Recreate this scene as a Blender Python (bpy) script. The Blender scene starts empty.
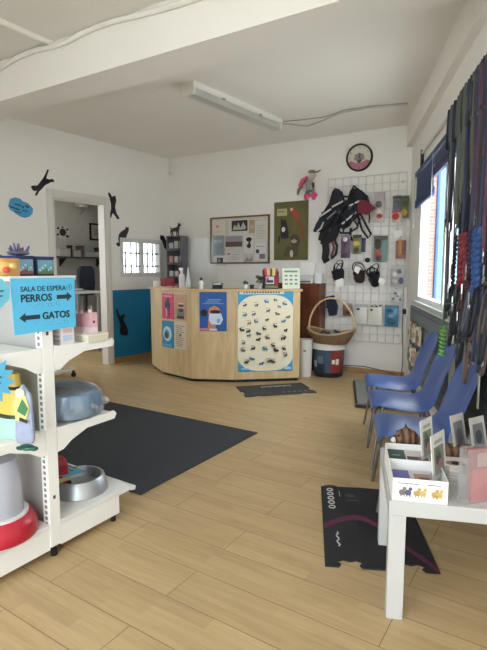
import bpy, bmesh, math, random
from mathutils import Vector, Matrix
random.seed(7)
R = math.radians
scene = bpy.context.scene
COL = scene.collection
# ------------------------------------------------------------------ camera model (real camera; also used to lay surveyed pixels on real surfaces)
F, CX, CY, CAMH = 495.0, 243.5, 325.0, 1.28
PITCH = math.atan(55 / F)
SP, CP = math.sin(PITCH), math.cos(PITCH)
def ray(px, py):
    a = (px - CX) / F; b = (CY - py) / F
    return Vector((a, CP + b * SP, -SP + b * CP))
def at_z(px, py, z=0.0):
    d = ray(px, py); t = (z - CAMH) / d.z
    return Vector((d.x * t, d.y * t, z))
class Wall:
    """vertical plane: u runs to the right as seen from the room, local y points into the wall"""
    def __init__(s, p, ang):
        s.p = Vector((p[0], p[1], 0)); s.ang = ang
        s.u = Vector((math.cos(ang), math.sin(ang), 0)); s.n = Vector((-s.u.y, s.u.x, 0))
    def uv(s, px, py, off=0.0):
        d = ray(px, py); p = s.p - s.n * off
        t = p.dot(s.n) / d.dot(s.n)
        q = d * t - p
        return q.dot(s.u), CAMH + d.z * t
    def pt(s, u, z, off=0.0):
        return s.p + s.u * u - s.n * off + Vector((0, 0, z))
    def px(s, x, y, off=0.0):
        u, z = s.uv(x, y, off); return s.pt(u, z, off)

# ------------------------------------------------------------------ materials
def lin(c):
    c = c / 255.0
    return c / 12.92 if c <= 0.04045 else ((c + 0.055) / 1.055) ** 2.4
_m = {}
def mat(rgb, rough=0.6, metal=0.0, var=0.06, scale=12.0, bump=0.0, spec=0.4, coat=0.0, trans=0.0, alpha=1.0):
    key = (tuple(rgb), rough, metal, var, scale, bump, spec, coat, trans, alpha)
    if key in _m: return _m[key]
    m = bpy.data.materials.new('surface_%d' % len(_m)); m.use_nodes = True
    nt = m.node_tree; b = nt.nodes['Principled BSDF']
    c = [lin(v) for v in rgb]
    tc = nt.nodes.new('ShaderNodeTexCoord')
    nz = nt.nodes.new('ShaderNodeTexNoise'); nz.inputs['Scale'].default_value = scale; nz.inputs['Detail'].default_value = 4
    nt.links.new(tc.outputs['Object'], nz.inputs['Vector'])
    mx = nt.nodes.new('ShaderNodeMix'); mx.data_type = 'RGBA'
    mx.inputs[6].default_value = (*[min(1, v * (1 - var)) for v in c], 1)
    mx.inputs[7].default_value = (*[min(1, v * (1 + var)) for v in c], 1)
    nt.links.new(nz.outputs['Fac'], mx.inputs[0]); nt.links.new(mx.outputs[2], b.inputs['Base Color'])
    b.inputs['Roughness'].default_value = rough; b.inputs['Metallic'].default_value = metal
    b.inputs['Specular IOR Level'].default_value = spec
    b.inputs['Coat Weight'].default_value = coat
    b.inputs['Transmission Weight'].default_value = trans
    b.inputs['Alpha'].default_value = alpha
    if bump:
        bp = nt.nodes.new('ShaderNodeBump'); bp.inputs['Strength'].default_value = bump; bp.inputs['Distance'].default_value = 0.01
        nt.links.new(nz.outputs['Fac'], bp.inputs['Height']); nt.links.new(bp.outputs['Normal'], b.inputs['Normal'])
    _m[key] = m
    return m
def clear(tint=(255, 255, 255), gloss=0.06, dens=0.0, rough=0.05):
    key = ('clear', tint, gloss, dens, rough)
    if key in _m: return _m[key]
    m = bpy.data.materials.new('clear_%d' % len(_m)); m.use_nodes = True
    nt = m.node_tree; nt.nodes.clear()
    out = nt.nodes.new('ShaderNodeOutputMaterial')
    t = nt.nodes.new('ShaderNodeBsdfTransparent'); t.inputs[0].default_value = (*[lin(v) for v in tint], 1)
    g = nt.nodes.new('ShaderNodeBsdfGlossy'); g.inputs['Roughness'].default_value = rough
    d = nt.nodes.new('ShaderNodeBsdfDiffuse'); d.inputs[0].default_value = (0.75, 0.76, 0.76, 1)
    a = nt.nodes.new('ShaderNodeMixShader'); a.inputs[0].default_value = gloss
    nt.links.new(t.outputs[0], a.inputs[1]); nt.links.new(g.outputs[0], a.inputs[2])
    b = nt.nodes.new('ShaderNodeMixShader'); b.inputs[0].default_value = dens
    nt.links.new(a.outputs[0], b.inputs[1]); nt.links.new(d.outputs[0], b.inputs[2])
    nt.links.new(b.outputs[0], out.inputs[0])
    _m[key] = m
    return m
def plank_mat():
    m = bpy.data.materials.new('laminate_floor'); m.use_nodes = True
    nt = m.node_tree; b = nt.nodes['Principled BSDF']; L = nt.links.new
    tc = nt.nodes.new('ShaderNodeTexCoord')
    mp = nt.nodes.new('ShaderNodeMapping'); mp.inputs['Rotation'].default_value = (0, 0, R(33))
    L(tc.outputs['Object'], mp.inputs['Vector'])
    br = nt.nodes.new('ShaderNodeTexBrick')
    br.inputs['Scale'].default_value = 1.0; br.inputs['Brick Width'].default_value = 1.25; br.inputs['Row Height'].default_value = 0.195
    br.inputs['Mortar Size'].default_value = 0.0018; br.inputs['Mortar Smooth'].default_value = 0.3; br.inputs['Bias'].default_value = 0
    br.offset = 0.37; br.offset_frequency = 2
    br.inputs['Color1'].default_value = (0.36, 0.36, 0.36, 1); br.inputs['Color2'].default_value = (0.66, 0.66, 0.66, 1); br.inputs['Mortar'].default_value = (0, 0, 0, 1)
    L(mp.outputs[0], br.inputs['Vector'])
    # strips inside each board (three-strip laminate)
    b2 = nt.nodes.new('ShaderNodeTexBrick'); b2.inputs['Scale'].default_value = 1.0; b2.inputs['Brick Width'].default_value = 0.42; b2.inputs['Row Height'].default_value = 0.065
    b2.inputs['Mortar Size'].default_value = 0.0; b2.offset = 0.41
    b2.inputs['Color1'].default_value = (0.25, 0.25, 0.25, 1); b2.inputs['Color2'].default_value = (0.75, 0.75, 0.75, 1); b2.inputs['Mortar'].default_value = (0.5, 0.5, 0.5, 1)
    L(mp.outputs[0], b2.inputs['Vector'])
    mg = nt.nodes.new('ShaderNodeMapping'); mg.inputs['Scale'].default_value = (1.6, 22, 1); L(mp.outputs[0], mg.inputs['Vector'])
    nz = nt.nodes.new('ShaderNodeTexNoise'); nz.inputs['Scale'].default_value = 2.2; nz.inputs['Detail'].default_value = 7; nz.inputs['Roughness'].default_value = 0.6; nz.inputs['Distortion'].default_value = 0.8
    L(mg.outputs[0], nz.inputs['Vector'])
    a = nt.nodes.new('ShaderNodeMath'); a.operation = 'MULTIPLY_ADD'; a.inputs[1].default_value = 0.30; L(b2.outputs['Color'], a.inputs[0]); 
    c = nt.nodes.new('ShaderNodeMath'); c.operation = 'MULTIPLY_ADD'; c.inputs[1].default_value = 0.12; L(br.outputs['Color'], c.inputs[0]); L(a.outputs[0], c.inputs[2])
    a.inputs[2].default_value = 0.05
    e = nt.nodes.new('ShaderNodeMath'); e.operation = 'MULTIPLY_ADD'; e.inputs[1].default_value = 0.55; L(nz.outputs['Fac'], e.inputs[0]); L(c.outputs[0], e.inputs[2])
    rp = nt.nodes.new('ShaderNodeValToRGB')
    cr = rp.color_ramp; cr.elements[0].position = 0.25; cr.elements[1].position = 0.85
    cr.elements[0].color = (*[lin(v) for v in (156, 132, 96)], 1); cr.elements[1].color = (*[lin(v) for v in (202, 176, 135)], 1)
    k = cr.elements.new(0.55); k.color = (*[lin(v) for v in (182, 156, 114)], 1)
    L(e.outputs[0], rp.inputs[0])
    mx = nt.nodes.new('ShaderNodeMix'); mx.data_type = 'RGBA'; L(br.outputs['Fac'], mx.inputs[0]); L(rp.outputs[0], mx.inputs[6]); mx.inputs[7].default_value = (*[lin(v) for v in (122, 96, 66)], 1)
    L(mx.outputs[2], b.inputs['Base Color'])
    b.inputs['Roughness'].default_value = 0.42; b.inputs['Specular IOR Level'].default_value = 0.4
    bp = nt.nodes.new('ShaderNodeBump'); bp.inputs['Strength'].default_value = 0.15; bp.inputs['Distance'].default_value = 0.002; bp.invert = True
    L(br.outputs['Fac'], bp.inputs['Height']); L(bp.outputs[0], b.inputs['Normal'])
    return m
def wood_mat(dark, light, rough=0.4, sc=(1, 1, 14), rot=0):
    key = ('wood', dark, light, rough, sc)
    if key in _m: return _m[key]
    m = bpy.data.materials.new('wood_%d' % len(_m)); m.use_nodes = True
    nt = m.node_tree; b = nt.nodes['Principled BSDF']; L = nt.links.new
    tc = nt.nodes.new('ShaderNodeTexCoord'); mp = nt.nodes.new('ShaderNodeMapping'); mp.inputs['Scale'].default_value = sc
    L(tc.outputs['Object'], mp.inputs[0])
    nz = nt.nodes.new('ShaderNodeTexNoise'); nz.inputs['Scale'].default_value = 3; nz.inputs['Detail'].default_value = 6; nz.inputs['Distortion'].default_value = 0.6
    L(mp.outputs[0], nz.inputs['Vector'])
    rp = nt.nodes.new('ShaderNodeValToRGB'); rp.color_ramp.elements[0].position = 0.3; rp.color_ramp.elements[1].position = 0.7
    rp.color_ramp.elements[0].color = (*[lin(v) for v in dark], 1); rp.color_ramp.elements[1].color = (*[lin(v) for v in light], 1)
    L(nz.outputs['Fac'], rp.inputs[0]); L(rp.outputs[0], b.inputs['Base Color']); b.inputs['Roughness'].default_value = rough
    _m[key] = m
    return m
def brick_mat():
    m = bpy.data.materials.new('pale_brick'); m.use_nodes = True
    nt = m.node_tree; b = nt.nodes['Principled BSDF']
    tc = nt.nodes.new('ShaderNodeTexCoord'); mp = nt.nodes.new('ShaderNodeMapping'); mp.inputs['Rotation'].default_value = (R(90), 0, 0)
    nt.links.new(tc.outputs['Object'], mp.inputs[0])
    br = nt.nodes.new('ShaderNodeTexBrick'); br.inputs['Scale'].default_value = 4
    br.inputs['Color1'].default_value = (*[lin(v) for v in (140, 96, 82)], 1); br.inputs['Color2'].default_value = (*[lin(v) for v in (124, 84, 72)], 1); br.inputs['Mortar'].default_value = (0.3, 0.27, 0.25, 1)
    nt.links.new(mp.outputs[0], br.inputs[0]); nt.links.new(br.outputs[0], b.inputs[0])
    return m
WHITE = mat((236, 234, 228), 0.45, var=0.02)
WALLM = mat((232, 229, 223), 0.85, var=0.02, scale=2.5, bump=0.06)
CEILM = mat((234, 231, 224), 0.9, var=0.02, scale=2, bump=0.05)
CHROME = mat((190, 192, 195), 0.25, 1.0, var=0.03)
BLACKM = mat((24, 24, 27), 0.5)
DARK = mat((34, 35, 40), 0.7)
PAPER = mat((235, 234, 230), 0.7, var=0.02)

# ------------------------------------------------------------------ mesh builder
class MB:
    def __init__(s): s.bm = bmesh.new(); s.mi = 0
    def m(s, i): s.mi = i; return s
    def face(s, vs):
        try:
            f = s.bm.faces.new(vs); f.material_index = s.mi; return f
        except ValueError: return None
    def add(s, verts, faces, M=None):
        vs = [s.bm.verts.new((M @ Vector(v)) if M else v) for v in verts]
        for f in faces: s.face([vs[i] for i in f])
        return s
    def box(s, c, d, M=None, rz=0, rx=0, ry=0):
        x, y, z = d[0] / 2, d[1] / 2, d[2] / 2
        v = [Vector((a, b, e)) for a in (-x, x) for b in (-y, y) for e in (-z, z)]
        if rz or rx or ry:
            q = Matrix.Rotation(rz, 3, 'Z') @ Matrix.Rotation(ry, 3, 'Y') @ Matrix.Rotation(rx, 3, 'X'); v = [q @ p for p in v]
        v = [p + Vector(c) for p in v]
        return s.add(v, [(0, 1, 3, 2), (4, 6, 7, 5), (0, 4, 5, 1), (2, 3, 7, 6), (0, 2, 6, 4), (1, 5, 7, 3)], M)
    def b2(s, x0, x1, y0, y1, z0, z1, M=None):
        return s.box(((x0 + x1) / 2, (y0 + y1) / 2, (z0 + z1) / 2), (abs(x1 - x0), abs(y1 - y0), abs(z1 - z0)), M)
    def tube(s, pts, r, n=8, closed=False, flat=None):
        P = [Vector(p) for p in pts]; k = len(P); rings = []
        up = Vector((0, 0, 1)); pn = None
        for i, p in enumerate(P):
            if closed: t = P[(i + 1) % k] - P[i - 1]
            else: t = P[min(i + 1, k - 1)] - P[max(i - 1, 0)]
            t.normalize()
            if pn is None:
                a = t.cross(up)
                if a.length < 0.05: a = t.cross(Vector((0, 1, 0)))
                a.normalize()
            else:
                a = pn - t * pn.dot(t)
                if a.length < 1e-4: a = t.cross(up)
                a.normalize()
            pn = a; b = t.cross(a)
            rr = r[i] if isinstance(r, (list, tuple)) else r
            fb = rr * (flat if flat else 1)
            rings.append([s.bm.verts.new(p + a * (math.cos(q) * rr) + b * (math.sin(q) * fb)) for q in [2 * math.pi * j / n for j in range(n)]])
        for i in range(k if closed else k - 1):
            A, B = rings[i], rings[(i + 1) % k]
            for j in range(n): s.face([A[j], A[(j + 1) % n], B[(j + 1) % n], B[j]])
        if not closed: s.face(rings[0][::-1]); s.face(rings[-1])
        return s
    def cyl(s, p0, p1, r0, r1=None, n=16):
        return s.tube([p0, p1], [r0, r0 if r1 is None else r1], n)
    def lathe(s, prof, n=24, c=(0, 0, 0), sx=1, sy=1, M=None):
        c = Vector(c); rings = []
        for (r, z) in prof:
            if r < 1e-5: v = c + Vector((0, 0, z)); rings.append([s.bm.verts.new(M @ v if M else v)])
            else:
                row = []
                for j in range(n):
                    q = 2 * math.pi * j / n
                    v = c + Vector((r * sx * math.cos(q), r * sy * math.sin(q), z)); row.append(s.bm.verts.new(M @ v if M else v))
                rings.append(row)
        for A, B in zip(rings, rings[1:]):
            if len(A) == 1 and len(B) == 1: continue
            for j in range(n):
                if len(A) == 1: s.face([A[0], B[(j + 1) % n], B[j]])
                elif len(B) == 1: s.face([A[j], A[(j + 1) % n], B[0]])
                else: s.face([A[j], A[(j + 1) % n], B[(j + 1) % n], B[j]])
        return s
    def ell(s, c, rad, n=14, M=None, k=8):
        prof = [(math.sin(math.pi * i / k), -math.cos(math.pi * i / k)) for i in range(k + 1)]
        T = Matrix.Translation(Vector(c)) @ Matrix.Diagonal((*rad, 1))
        return s.lathe(prof, n, M=(M @ T) if M else T)
    def prism(s, pts, y0, y1, M=None):
        """2-D outline in x,z pulled from y0 to y1"""
        k = len(pts)
        area = sum(pts[i][0] * pts[(i + 1) % k][1] - pts[(i + 1) % k][0] * pts[i][1] for i in range(k))
        if area < 0: pts = pts[::-1]
        v = [(x, y0, z) for x, z in pts] + [(x, y1, z) for x, z in pts]
        f = [tuple(range(k)), tuple(range(2 * k - 1, k - 1, -1))] + [(i, k + i, k + (i + 1) % k, (i + 1) % k) for i in range(k)]
        return s.add(v, f, M)
    def plate(s, pts, z0, z1, M=None):
        """2-D outline in x,y pulled from z0 to z1"""
        k = len(pts)
        v = [(x, y, z0) for x, y in pts] + [(x, y, z1) for x, y in pts]
        f = [tuple(range(k - 1, -1, -1)), tuple(range(k, 2 * k))] + [(i, (i + 1) % k, k + (i + 1) % k, k + i) for i in range(k)]
        return s.add(v, f, M)
    def side(s, pts, x0, x1, M=None):
        """2-D outline in y,z pulled from x0 to x1"""
        k = len(pts)
        v = [(x0, y, z) for y, z in pts] + [(x1, y, z) for y, z in pts]
        f = [tuple(range(k)), tuple(range(2 * k - 1, k - 1, -1))] + [(i, k + i, k + (i + 1) % k, (i + 1) % k) for i in range(k)]
        return s.add(v, f, M)
    def grid(s, rows):
        V = [[s.bm.verts.new(p) for p in r] for r in rows]
        for a, b in zip(V, V[1:]):
            for j in range(len(a) - 1): s.face([a[j], a[j + 1], b[j + 1], b[j]])
        return s
    def build(s, name, mats, parent=None, loc=None, rotz=0, smooth=None, bevel=0, sub=0, solid=0, remesh=0):
        bmesh.ops.recalc_face_normals(s.bm, faces=s.bm.faces)
        me = bpy.data.meshes.new(name); s.bm.to_mesh(me); s.bm.free()
        for q in (mats if isinstance(mats, (list, tuple)) else [mats]): me.materials.append(q)
        if smooth is not None:
            me.polygons.foreach_set('use_smooth', [True] * len(me.polygons)); me.set_sharp_from_angle(angle=R(smooth))
        o = bpy.data.objects.new(name, me); COL.objects.link(o)
        if parent: o.parent = parent
        if loc is not None: o.location = loc
        o.rotation_euler.z = rotz
        if solid: q = o.modifiers.new('solid', 'SOLIDIFY'); q.thickness = solid; q.offset = 0
        if remesh: q = o.modifiers.new('remesh', 'REMESH'); q.mode = 'VOXEL'; q.voxel_size = remesh; q.use_smooth_shade = True
        if bevel: q = o.modifiers.new('bevel', 'BEVEL'); q.width = bevel; q.segments = 2; q.limit_method = 'ANGLE'; q.angle_limit = R(40)
        if sub: q = o.modifiers.new('sub', 'SUBSURF'); q.levels = sub; q.render_levels = sub
        return o
def tag(o, label, cat, group=None):
    o['label'] = label; o['category'] = cat
    if group: o['group'] = group
    return o
def root(name, label, cat, loc, rotz=0, group=None, rx=0, ry=0):
    o = bpy.data.objects.new(name, None); COL.objects.link(o); o.empty_display_size = 0.05
    o.location = loc; o.rotation_euler = (rx, ry, rotz)
    return tag(o, label, cat, group)
def struct(o): o['kind'] = 'structure'; return o
def arc(cx, cz, rx, rz, a0=0, a1=360, n=24):
    return [(cx + rx * math.cos(R(a0 + (a1 - a0) * i / n)), cz + rz * math.sin(R(a0 + (a1 - a0) * i / n))) for i in range(n + (0 if abs(a1 - a0) == 360 else 1))]
def flat(name, label, cat, loc, rotz, w, h, base, layers=(), parent=None, group=None, th=0.002, tilt=0, rough=0.5, step=0.0012):
    """printed flat thing: origin at lower-left; the print is in the mesh. coordinates of layers are 0..1 of w,h"""
    b = MB(); mats = [mat(base, rough, var=0.03)]; idx = {tuple(base): 0}
    def mi(c):
        c = tuple(c)
        if c not in idx: idx[c] = len(mats); mats.append(mat(c, rough, var=0.03))
        return idx[c]
    b.prism([(0, 0), (w, 0), (w, h), (0, h)], -th, 0)
    for i, l in enumerate(layers):
        y0 = -th - step * (0.25 + 0.12 * i) ; y1 = -th
        y0 = -th - 0.0003 - 0.00012 * i
        b.m(mi(l[-1]))
        if l[0] == 'r': p = [(l[1] * w, l[2] * h), ((l[1] + l[3]) * w, l[2] * h), ((l[1] + l[3]) * w, (l[2] + l[4]) * h), (l[1] * w, (l[2] + l[4]) * h)]
        elif l[0] == 'e': p = [(x * w, z * h) for x, z in arc(l[1], l[2], l[3], l[4], n=18)]
        else: p = [(x * w, z * h) for x, z in l[1]]
        b.prism(p, y0, y1)
    o = b.build(name, mats, parent, loc, rotz)
    if tilt: o.rotation_euler.y = tilt
    if label: tag(o, label, cat, group)
    return o
def flat_px(name, label, cat, wall, tl, br, base, layers=(), off=0.003, group=None, parent=None, th=0.002, tilt=0):
    u0, z1 = wall.uv(*tl, off); u1, z0 = wall.uv(*br, off)
    return flat(name, label, cat, wall.pt(u0, z0, off - th), wall.ang, u1 - u0, z1 - z0, base, layers, parent, group, th, tilt)
def lines(x, z, w, h, n, col, seed=1):
    """rows of unreadable print"""
    r = random.Random(seed); out = []
    for i in range(n): out.append(('r', x, z + h * i / n, w * r.uniform(.6, 1), h / n * 0.4, col))
    return out
def text(body, size, m, parent, x, z, y, name='lettering', bold=0.0, align='CENTER'):
    cu = bpy.data.curves.new('letters', 'FONT'); cu.body = body; cu.size = size; cu.align_x = align; cu.offset = bold; cu.extrude = 0.0006; cu.resolution_u = 3
    t = bpy.data.objects.new('letters', cu); COL.objects.link(t)
    bpy.context.view_layer.update()
    me = bpy.data.meshes.new_from_object(t.evaluated_get(bpy.context.evaluated_depsgraph_get()))
    bpy.data.objects.remove(t)
    me.transform(Matrix(((1, 0, 0, x), (0, 0, -1, y), (0, 1, 0, z), (0, 0, 0, 1))))
    me.materials.clear(); me.materials.append(m); me.name = name
    o = bpy.data.objects.new(name, me); COL.objects.link(o); o.parent = parent
    return o

# ------------------------------------------------------------------ the room
HT = 2.93
C_LEFT = at_z(172, 352.5); C_RIGHT = at_z(404, 377)
BW = Wall(C_LEFT, math.atan2(C_RIGHT.y - C_LEFT.y, C_RIGHT.x - C_LEFT.x)); BLEN = (C_RIGHT - C_LEFT).length
LW = Wall(C_LEFT, R(54.5))
RW = Wall(C_RIGHT, R(-101))
FRONT0 = Vector((-5.24, 1.86, 0)); FRONT1 = Vector((0.52, -1.62, 0))

def wall_mesh(name, W, u0, u1, z1, holes, th, m):
    us = sorted({u0, u1, *[h[0] for h in holes], *[h[1] for h in holes]}); zs = sorted({0, z1, *[h[2] for h in holes], *[h[3] for h in holes]})
    b = MB()
    for a, c in zip(us, us[1:]):
        for d, e in zip(zs, zs[1:]):
            if any(h[0] <= (a + c) / 2 <= h[1] and h[2] <= (d + e) / 2 <= h[3] for h in holes): continue
            b.b2(a, c, 0, th, d, e)
    return struct(b.build(name, m, None, W.p, W.ang))
DOOR = (-1.985, -1.212, 0.0, 2.15)
LWIN = (-0.955, -0.215, 1.215, 1.69)
RWIN = (0.84, 2.62, 0.975, 2.215)
wall_mesh('wall_back', BW, -0.15, BLEN + 0.15, HT, [], 0.12, WALLM)
wall_mesh('wall_left', LW, -7.15, 0.0, HT, [DOOR, LWIN], 0.12, WALLM)
wall_mesh('wall_right', RW, 0.0, 7.7, HT, [RWIN], 0.08, WALLM)
FW = Wall(FRONT1, math.atan2(FRONT0.y - FRONT1.y, FRONT0.x - FRONT1.x)); FLEN = (FRONT0 - FRONT1).length
wall_mesh('wall_front', FW, -0.2, FLEN + 0.2, HT, [(0.8, 3.5, 0.05, 2.75)], 0.2, WALLM)
OD = 2.5
room_poly = [FRONT1 + Vector((.02, -.05, 0)), C_RIGHT + Vector((.06, .05, 0)), C_LEFT + Vector((0, .1, 0)), LW.pt(-1.0, 0, -.13), LW.pt(1.0, 0, -OD - .08), LW.pt(-4.28, 0, -OD - .08), LW.pt(-4.28, 0, -.1), LW.pt(-7.13, 0, -.1), FRONT0 + Vector((-.1, -.1, 0))]
room_poly = [(p.x, p.y) for p in room_poly]
b = MB(); b.plate(room_poly, HT, HT + 0.15); struct(b.build('ceiling', CEILM))
b = MB(); b.plate(room_poly, -0.1, 0.0); struct(b.build('floor', plank_mat()))
b = MB(); b.plate([(-60, -60), (60, -60), (60, 60), (-60, 60)], -0.5, -0.12); struct(b.build('ground', mat((232, 229, 224), 0.9, scale=1)))
# beams
BA = R(-31.5); bd = Vector((math.cos(BA), math.sin(BA), 0)); bn = Vector((-bd.y, bd.x, 0))
ZB = 2.63
BM = Wall(bn * 2.523, BA)          # front face of the ceiling beam
b = MB(); b.b2(-4.6, 1.7, 0, 0.31, ZB, HT); struct(b.build('ceiling_beam', CEILM, None, BM.p, BM.ang))
b = MB(); b.b2(0.0, 7.4, -0.06, 0.0, 2.68, HT); struct(b.build('lintel_beam', CEILM, None, RW.p, RW.ang))
# skirting, painted dado
OAK = wood_mat((150, 112, 70), (186, 146, 98), 0.45, (3, 3, 30))
b = MB(); b.b2(DOOR[1] + 0.067, 0, -0.014, 0, 0, 0.075); struct(b.build('baseboard_left', OAK, None, LW.p, LW.ang))
b = MB(); b.b2(0, BLEN, -0.014, 0, 0, 0.06); struct(b.build('baseboard_back', OAK, None, BW.p, BW.ang))
b = MB(); b.b2(DOOR[1] + 0.067, 0, -0.005, 0, 0.075, 1.007); struct(b.build('trim_1', mat((30, 124, 172), 0.55, var=0.04, scale=3), None, LW.p, LW.ang))
# door casing
b = MB()
d0, d1, dz = DOOR[0], DOOR[1], DOOR[3]
for u0, u1 in ((d0 - 0.085, d0), (d1, d1 + 0.066)):
    b.b2(u0, u1, -0.018, 0, 0, dz + 0.085); b.b2(u0 + 0.015, u1 - 0.015, -0.026, -0.018, 0, dz + 0.065)
b.b2(d0, d1, -0.018, 0, dz, dz + 0.085); b.b2(d0, d1, -0.026, -0.018, dz + 0.02, dz + 0.065)
for u0, u1 in ((d0, d0 + 0.02), (d1 - 0.02, d1)): b.b2(u0, u1, 0, 0.13, 0, dz)
b.b2(d0, d1, 0, 0.13, dz - 0.02, dz)
struct(b.build('door_1', mat((214, 210, 203), 0.5, var=0.02), None, LW.p, LW.ang, bevel=0.003))
# left window
def window(name, W, hole, sashes, frame_m, y0, muntins=(), bars=0, bar_m=None, fw=0.03):
    u0, u1, z0, z1 = hole
    b = MB()
    b.b2(u0 - 0.03, u0 + fw, y0, y0 + 0.07, z0 - 0.03, z1 + 0.03); b.b2(u1 - fw, u1 + 0.03, y0, y0 + 0.07, z0 - 0.03, z1 + 0.03)
    b.b2(u0, u1, y0, y0 + 0.07, z1 - fw, z1 + 0.03); b.b2(u0, u1, y0, y0 + 0.07, z0 - 0.03, z0 + fw)
    for s in sashes: b.b2(s - fw * .9, s + fw * .9, y0 - 0.005, y0 + 0.06, z0, z1)
    f = struct(b.build(name, frame_m, None, W.p, W.ang, bevel=0.003))
    g = MB(); g.b2(u0 + 0.01, u1 - 0.01, y0 + 0.03, y0 + 0.034, z0 + 0.01, z1 - 0.01); g.build('pane', clear(gloss=0.05), f)
    if muntins:
        q = MB()
        for mz in muntins: q.b2(u0, u1, y0 + 0.02, y0 + 0.03, mz - 0.011, mz + 0.011)
        q.build('muntin', bar_m or frame_m, f)
    if bars:
        q = MB()
        for i in range(bars):
            u = u0 + (u1 - u0) * (i + 0.5) / bars
            q.tube([(u, y0 + 0.12, z0), (u, y0 + 0.12, z1)], 0.0125, 6)
        q.build('security_bars', bar_m, f)
    return f
GREYB = mat((104, 112, 122), 0.5, 0.2)
w = window('window_1', LW, LWIN, [(-0.955 - 0.215) / 2], mat((205, 205, 203), 0.4), -0.01, (LWIN[2] + 0.12, LWIN[2] + 0.3), 7, GREYB)
b = MB(); b.b2(LWIN[0] + .03, LWIN[0] + 0.10, 0.075, 0.11, LWIN[2], LWIN[3]); b.build('blue_edge', mat((110, 140, 190), 0.6), w)
w = window('window_2', RW, RWIN, [2.1], mat((226, 226, 224), 0.4), -0.008, (), 0, None, 0.045)
b = MB(); b.b2(RWIN[0] - 0.06, RWIN[1], -0.05, -.009, RWIN[2] - 0.035, RWIN[2]); b.build('sill', mat((176, 180, 178), 0.5), w)
# storefront glazing behind the camera
b = MB()
fu0, fu1 = 0.8, 3.5
for i in range(5):
    u = fu0 + (fu1 - fu0) * i / 4; b.b2(u - 0.03, u + 0.03, 0.05, 0.12, 0.05, 2.7)
b.b2(fu0, fu1, 0.05, 0.12, 0.05, 0.12); b.b2(fu0, fu1, 0.05, 0.12, 2.64, 2.7)
f = struct(b.build('window_3', GREYB, None, FW.p, FW.ang))
g = MB(); g.b2(fu0, fu1, 0.08, 0.084, 0.06, 2.69); g.build('pane', clear(gloss=0.05), f)
# back office behind the doorway
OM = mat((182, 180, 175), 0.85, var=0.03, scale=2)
OD = 2.5
ADDED_OWIN = (-3.9, -1.3, .85, 2.5)  # opening out of view, added to let daylight brighten the office
OW = Wall(LW.pt(0, 0, -OD), LW.ang)
wall_mesh('wall_office', OW, -4.2, 1.2, HT, [ADDED_OWIN], .1, OM)
window('added_office_window', OW, ADDED_OWIN, [-3.0, -2.1], WHITE, .02)
b = MB(); b.plate([(-1.13, 0.12), (-1.05, 0.12), (0.95, OD), (0.85, OD)], 0, HT); struct(b.build('wall_partition', OM, None, LW.p, LW.ang))
b = MB(); b.b2(-4.3, -4.2, 0.12, OD + 0.1, 0, HT); struct(b.build('wall_office_side', OM, None, LW.p, LW.ang))
# view beyond the street window
b = MB(); b.b2(2.7, 3.43, 9.0, 9.3, -0.4, 4.5); struct(b.build('exterior_wall', brick_mat()))
b = MB(); b.b2(3.46, 3.64, 8.9, 9.2, -0.4, 4.5); struct(b.build('exterior_pillar', mat((84, 114, 158), 0.6)))
b = MB(); b.b2(3.79, 3.98, 8.9, 9.2, -0.4, 4.5); struct(b.build('exterior_pillar', mat((112, 130, 150), 0.6)))

# ------------------------------------------------------------------ ceiling fittings
def cord(name, label, pts, r, m, group=None):
    return tag(MB().tube(pts, r, 6).build(name, m, smooth=60), label, 'cable', group)
p0 = at_z(187.5, 90, 2.86); p1 = at_z(277, 127, 2.86); ln = (p1 - p0).length
lamp = root('fluorescent_light', 'long fluorescent batten light with ribbed clear cover on the ceiling', 'ceiling light', (p0 + p1) / 2 + Vector((0, 0, HT - 2.86)), math.atan2(p1.y - p0.y, p1.x - p0.x))
b = MB(); b.side([(-.075, 0), (.075, 0), (.075, -.035), (.06, -.05), (-.06, -.05), (-.075, -.035)], -ln / 2, ln / 2); b.build('housing', mat((226, 224, 216), 0.4), lamp, bevel=0.003)
b = MB(); b.side([(-.062, -.05), (-.066, -.075), (-.05, -.105), (0, -.112), (.05, -.105), (.066, -.075), (.062, -.05)], -ln / 2 + 0.03, ln / 2 - 0.03); b.build('diffuser', mat((205, 205, 198), 0.3, var=0.02, trans=0.3), lamp, smooth=40)
for s in (-1, 1):
    b = MB(); b.side([(-.07, -.03), (-.074, -.08), (-.055, -.112), (.055, -.112), (.074, -.08), (.07, -.03)], s * ln / 2 - 0.03 * (s > 0), s * ln / 2 + 0.03 * (s < 0)); b.build('end_cap', mat((226, 222, 210), 0.4), lamp, bevel=0.003)
for s in (-.3, .3):
    b = MB(); b.b2(s - .02, s + .02, -.08, .08, -.06, -.045); b.build('clip', CHROME, lamp)
zc = HT - 0.012
cpts = [at_z(x, y, zc) for x, y in ((279, 123), (288, 124), (308, 126), (322, 121), (340, 113), (365, 108), (395, 105), (408, 104))]
cord('lamp_cable', 'thin white cable from the ceiling light to the window beam', cpts, 0.009, mat((196, 193, 188), 0.6))
cpts = [at_z(x, y, zc) for x, y in ((279, 122), (300, 120), (325, 117), (345, 110), (372, 106), (408, 103))]
cord('lamp_wire', 'darker twin wire sagging beside the ceiling light cable', cpts, 0.005, mat((160, 157, 152), 0.6))
cpts = []
for x, y in ((-30, 82), (0, 68), (18, 57), (36, 50), (54, 46), (68, 41), (82, 33), (94, 27), (112, 21), (130, 17), (150, 12), (172, 6), (200, -3), (230, -12)):
    u, z = BM.uv(x, y, 0.02); cpts.append(BM.pt(u, min(z, HT - 0.02), 0.02))
cord('beam_cable', 'thick white cable waving along the top of the ceiling beam', cpts, 0.019, mat((238, 236, 230), 0.5))
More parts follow.
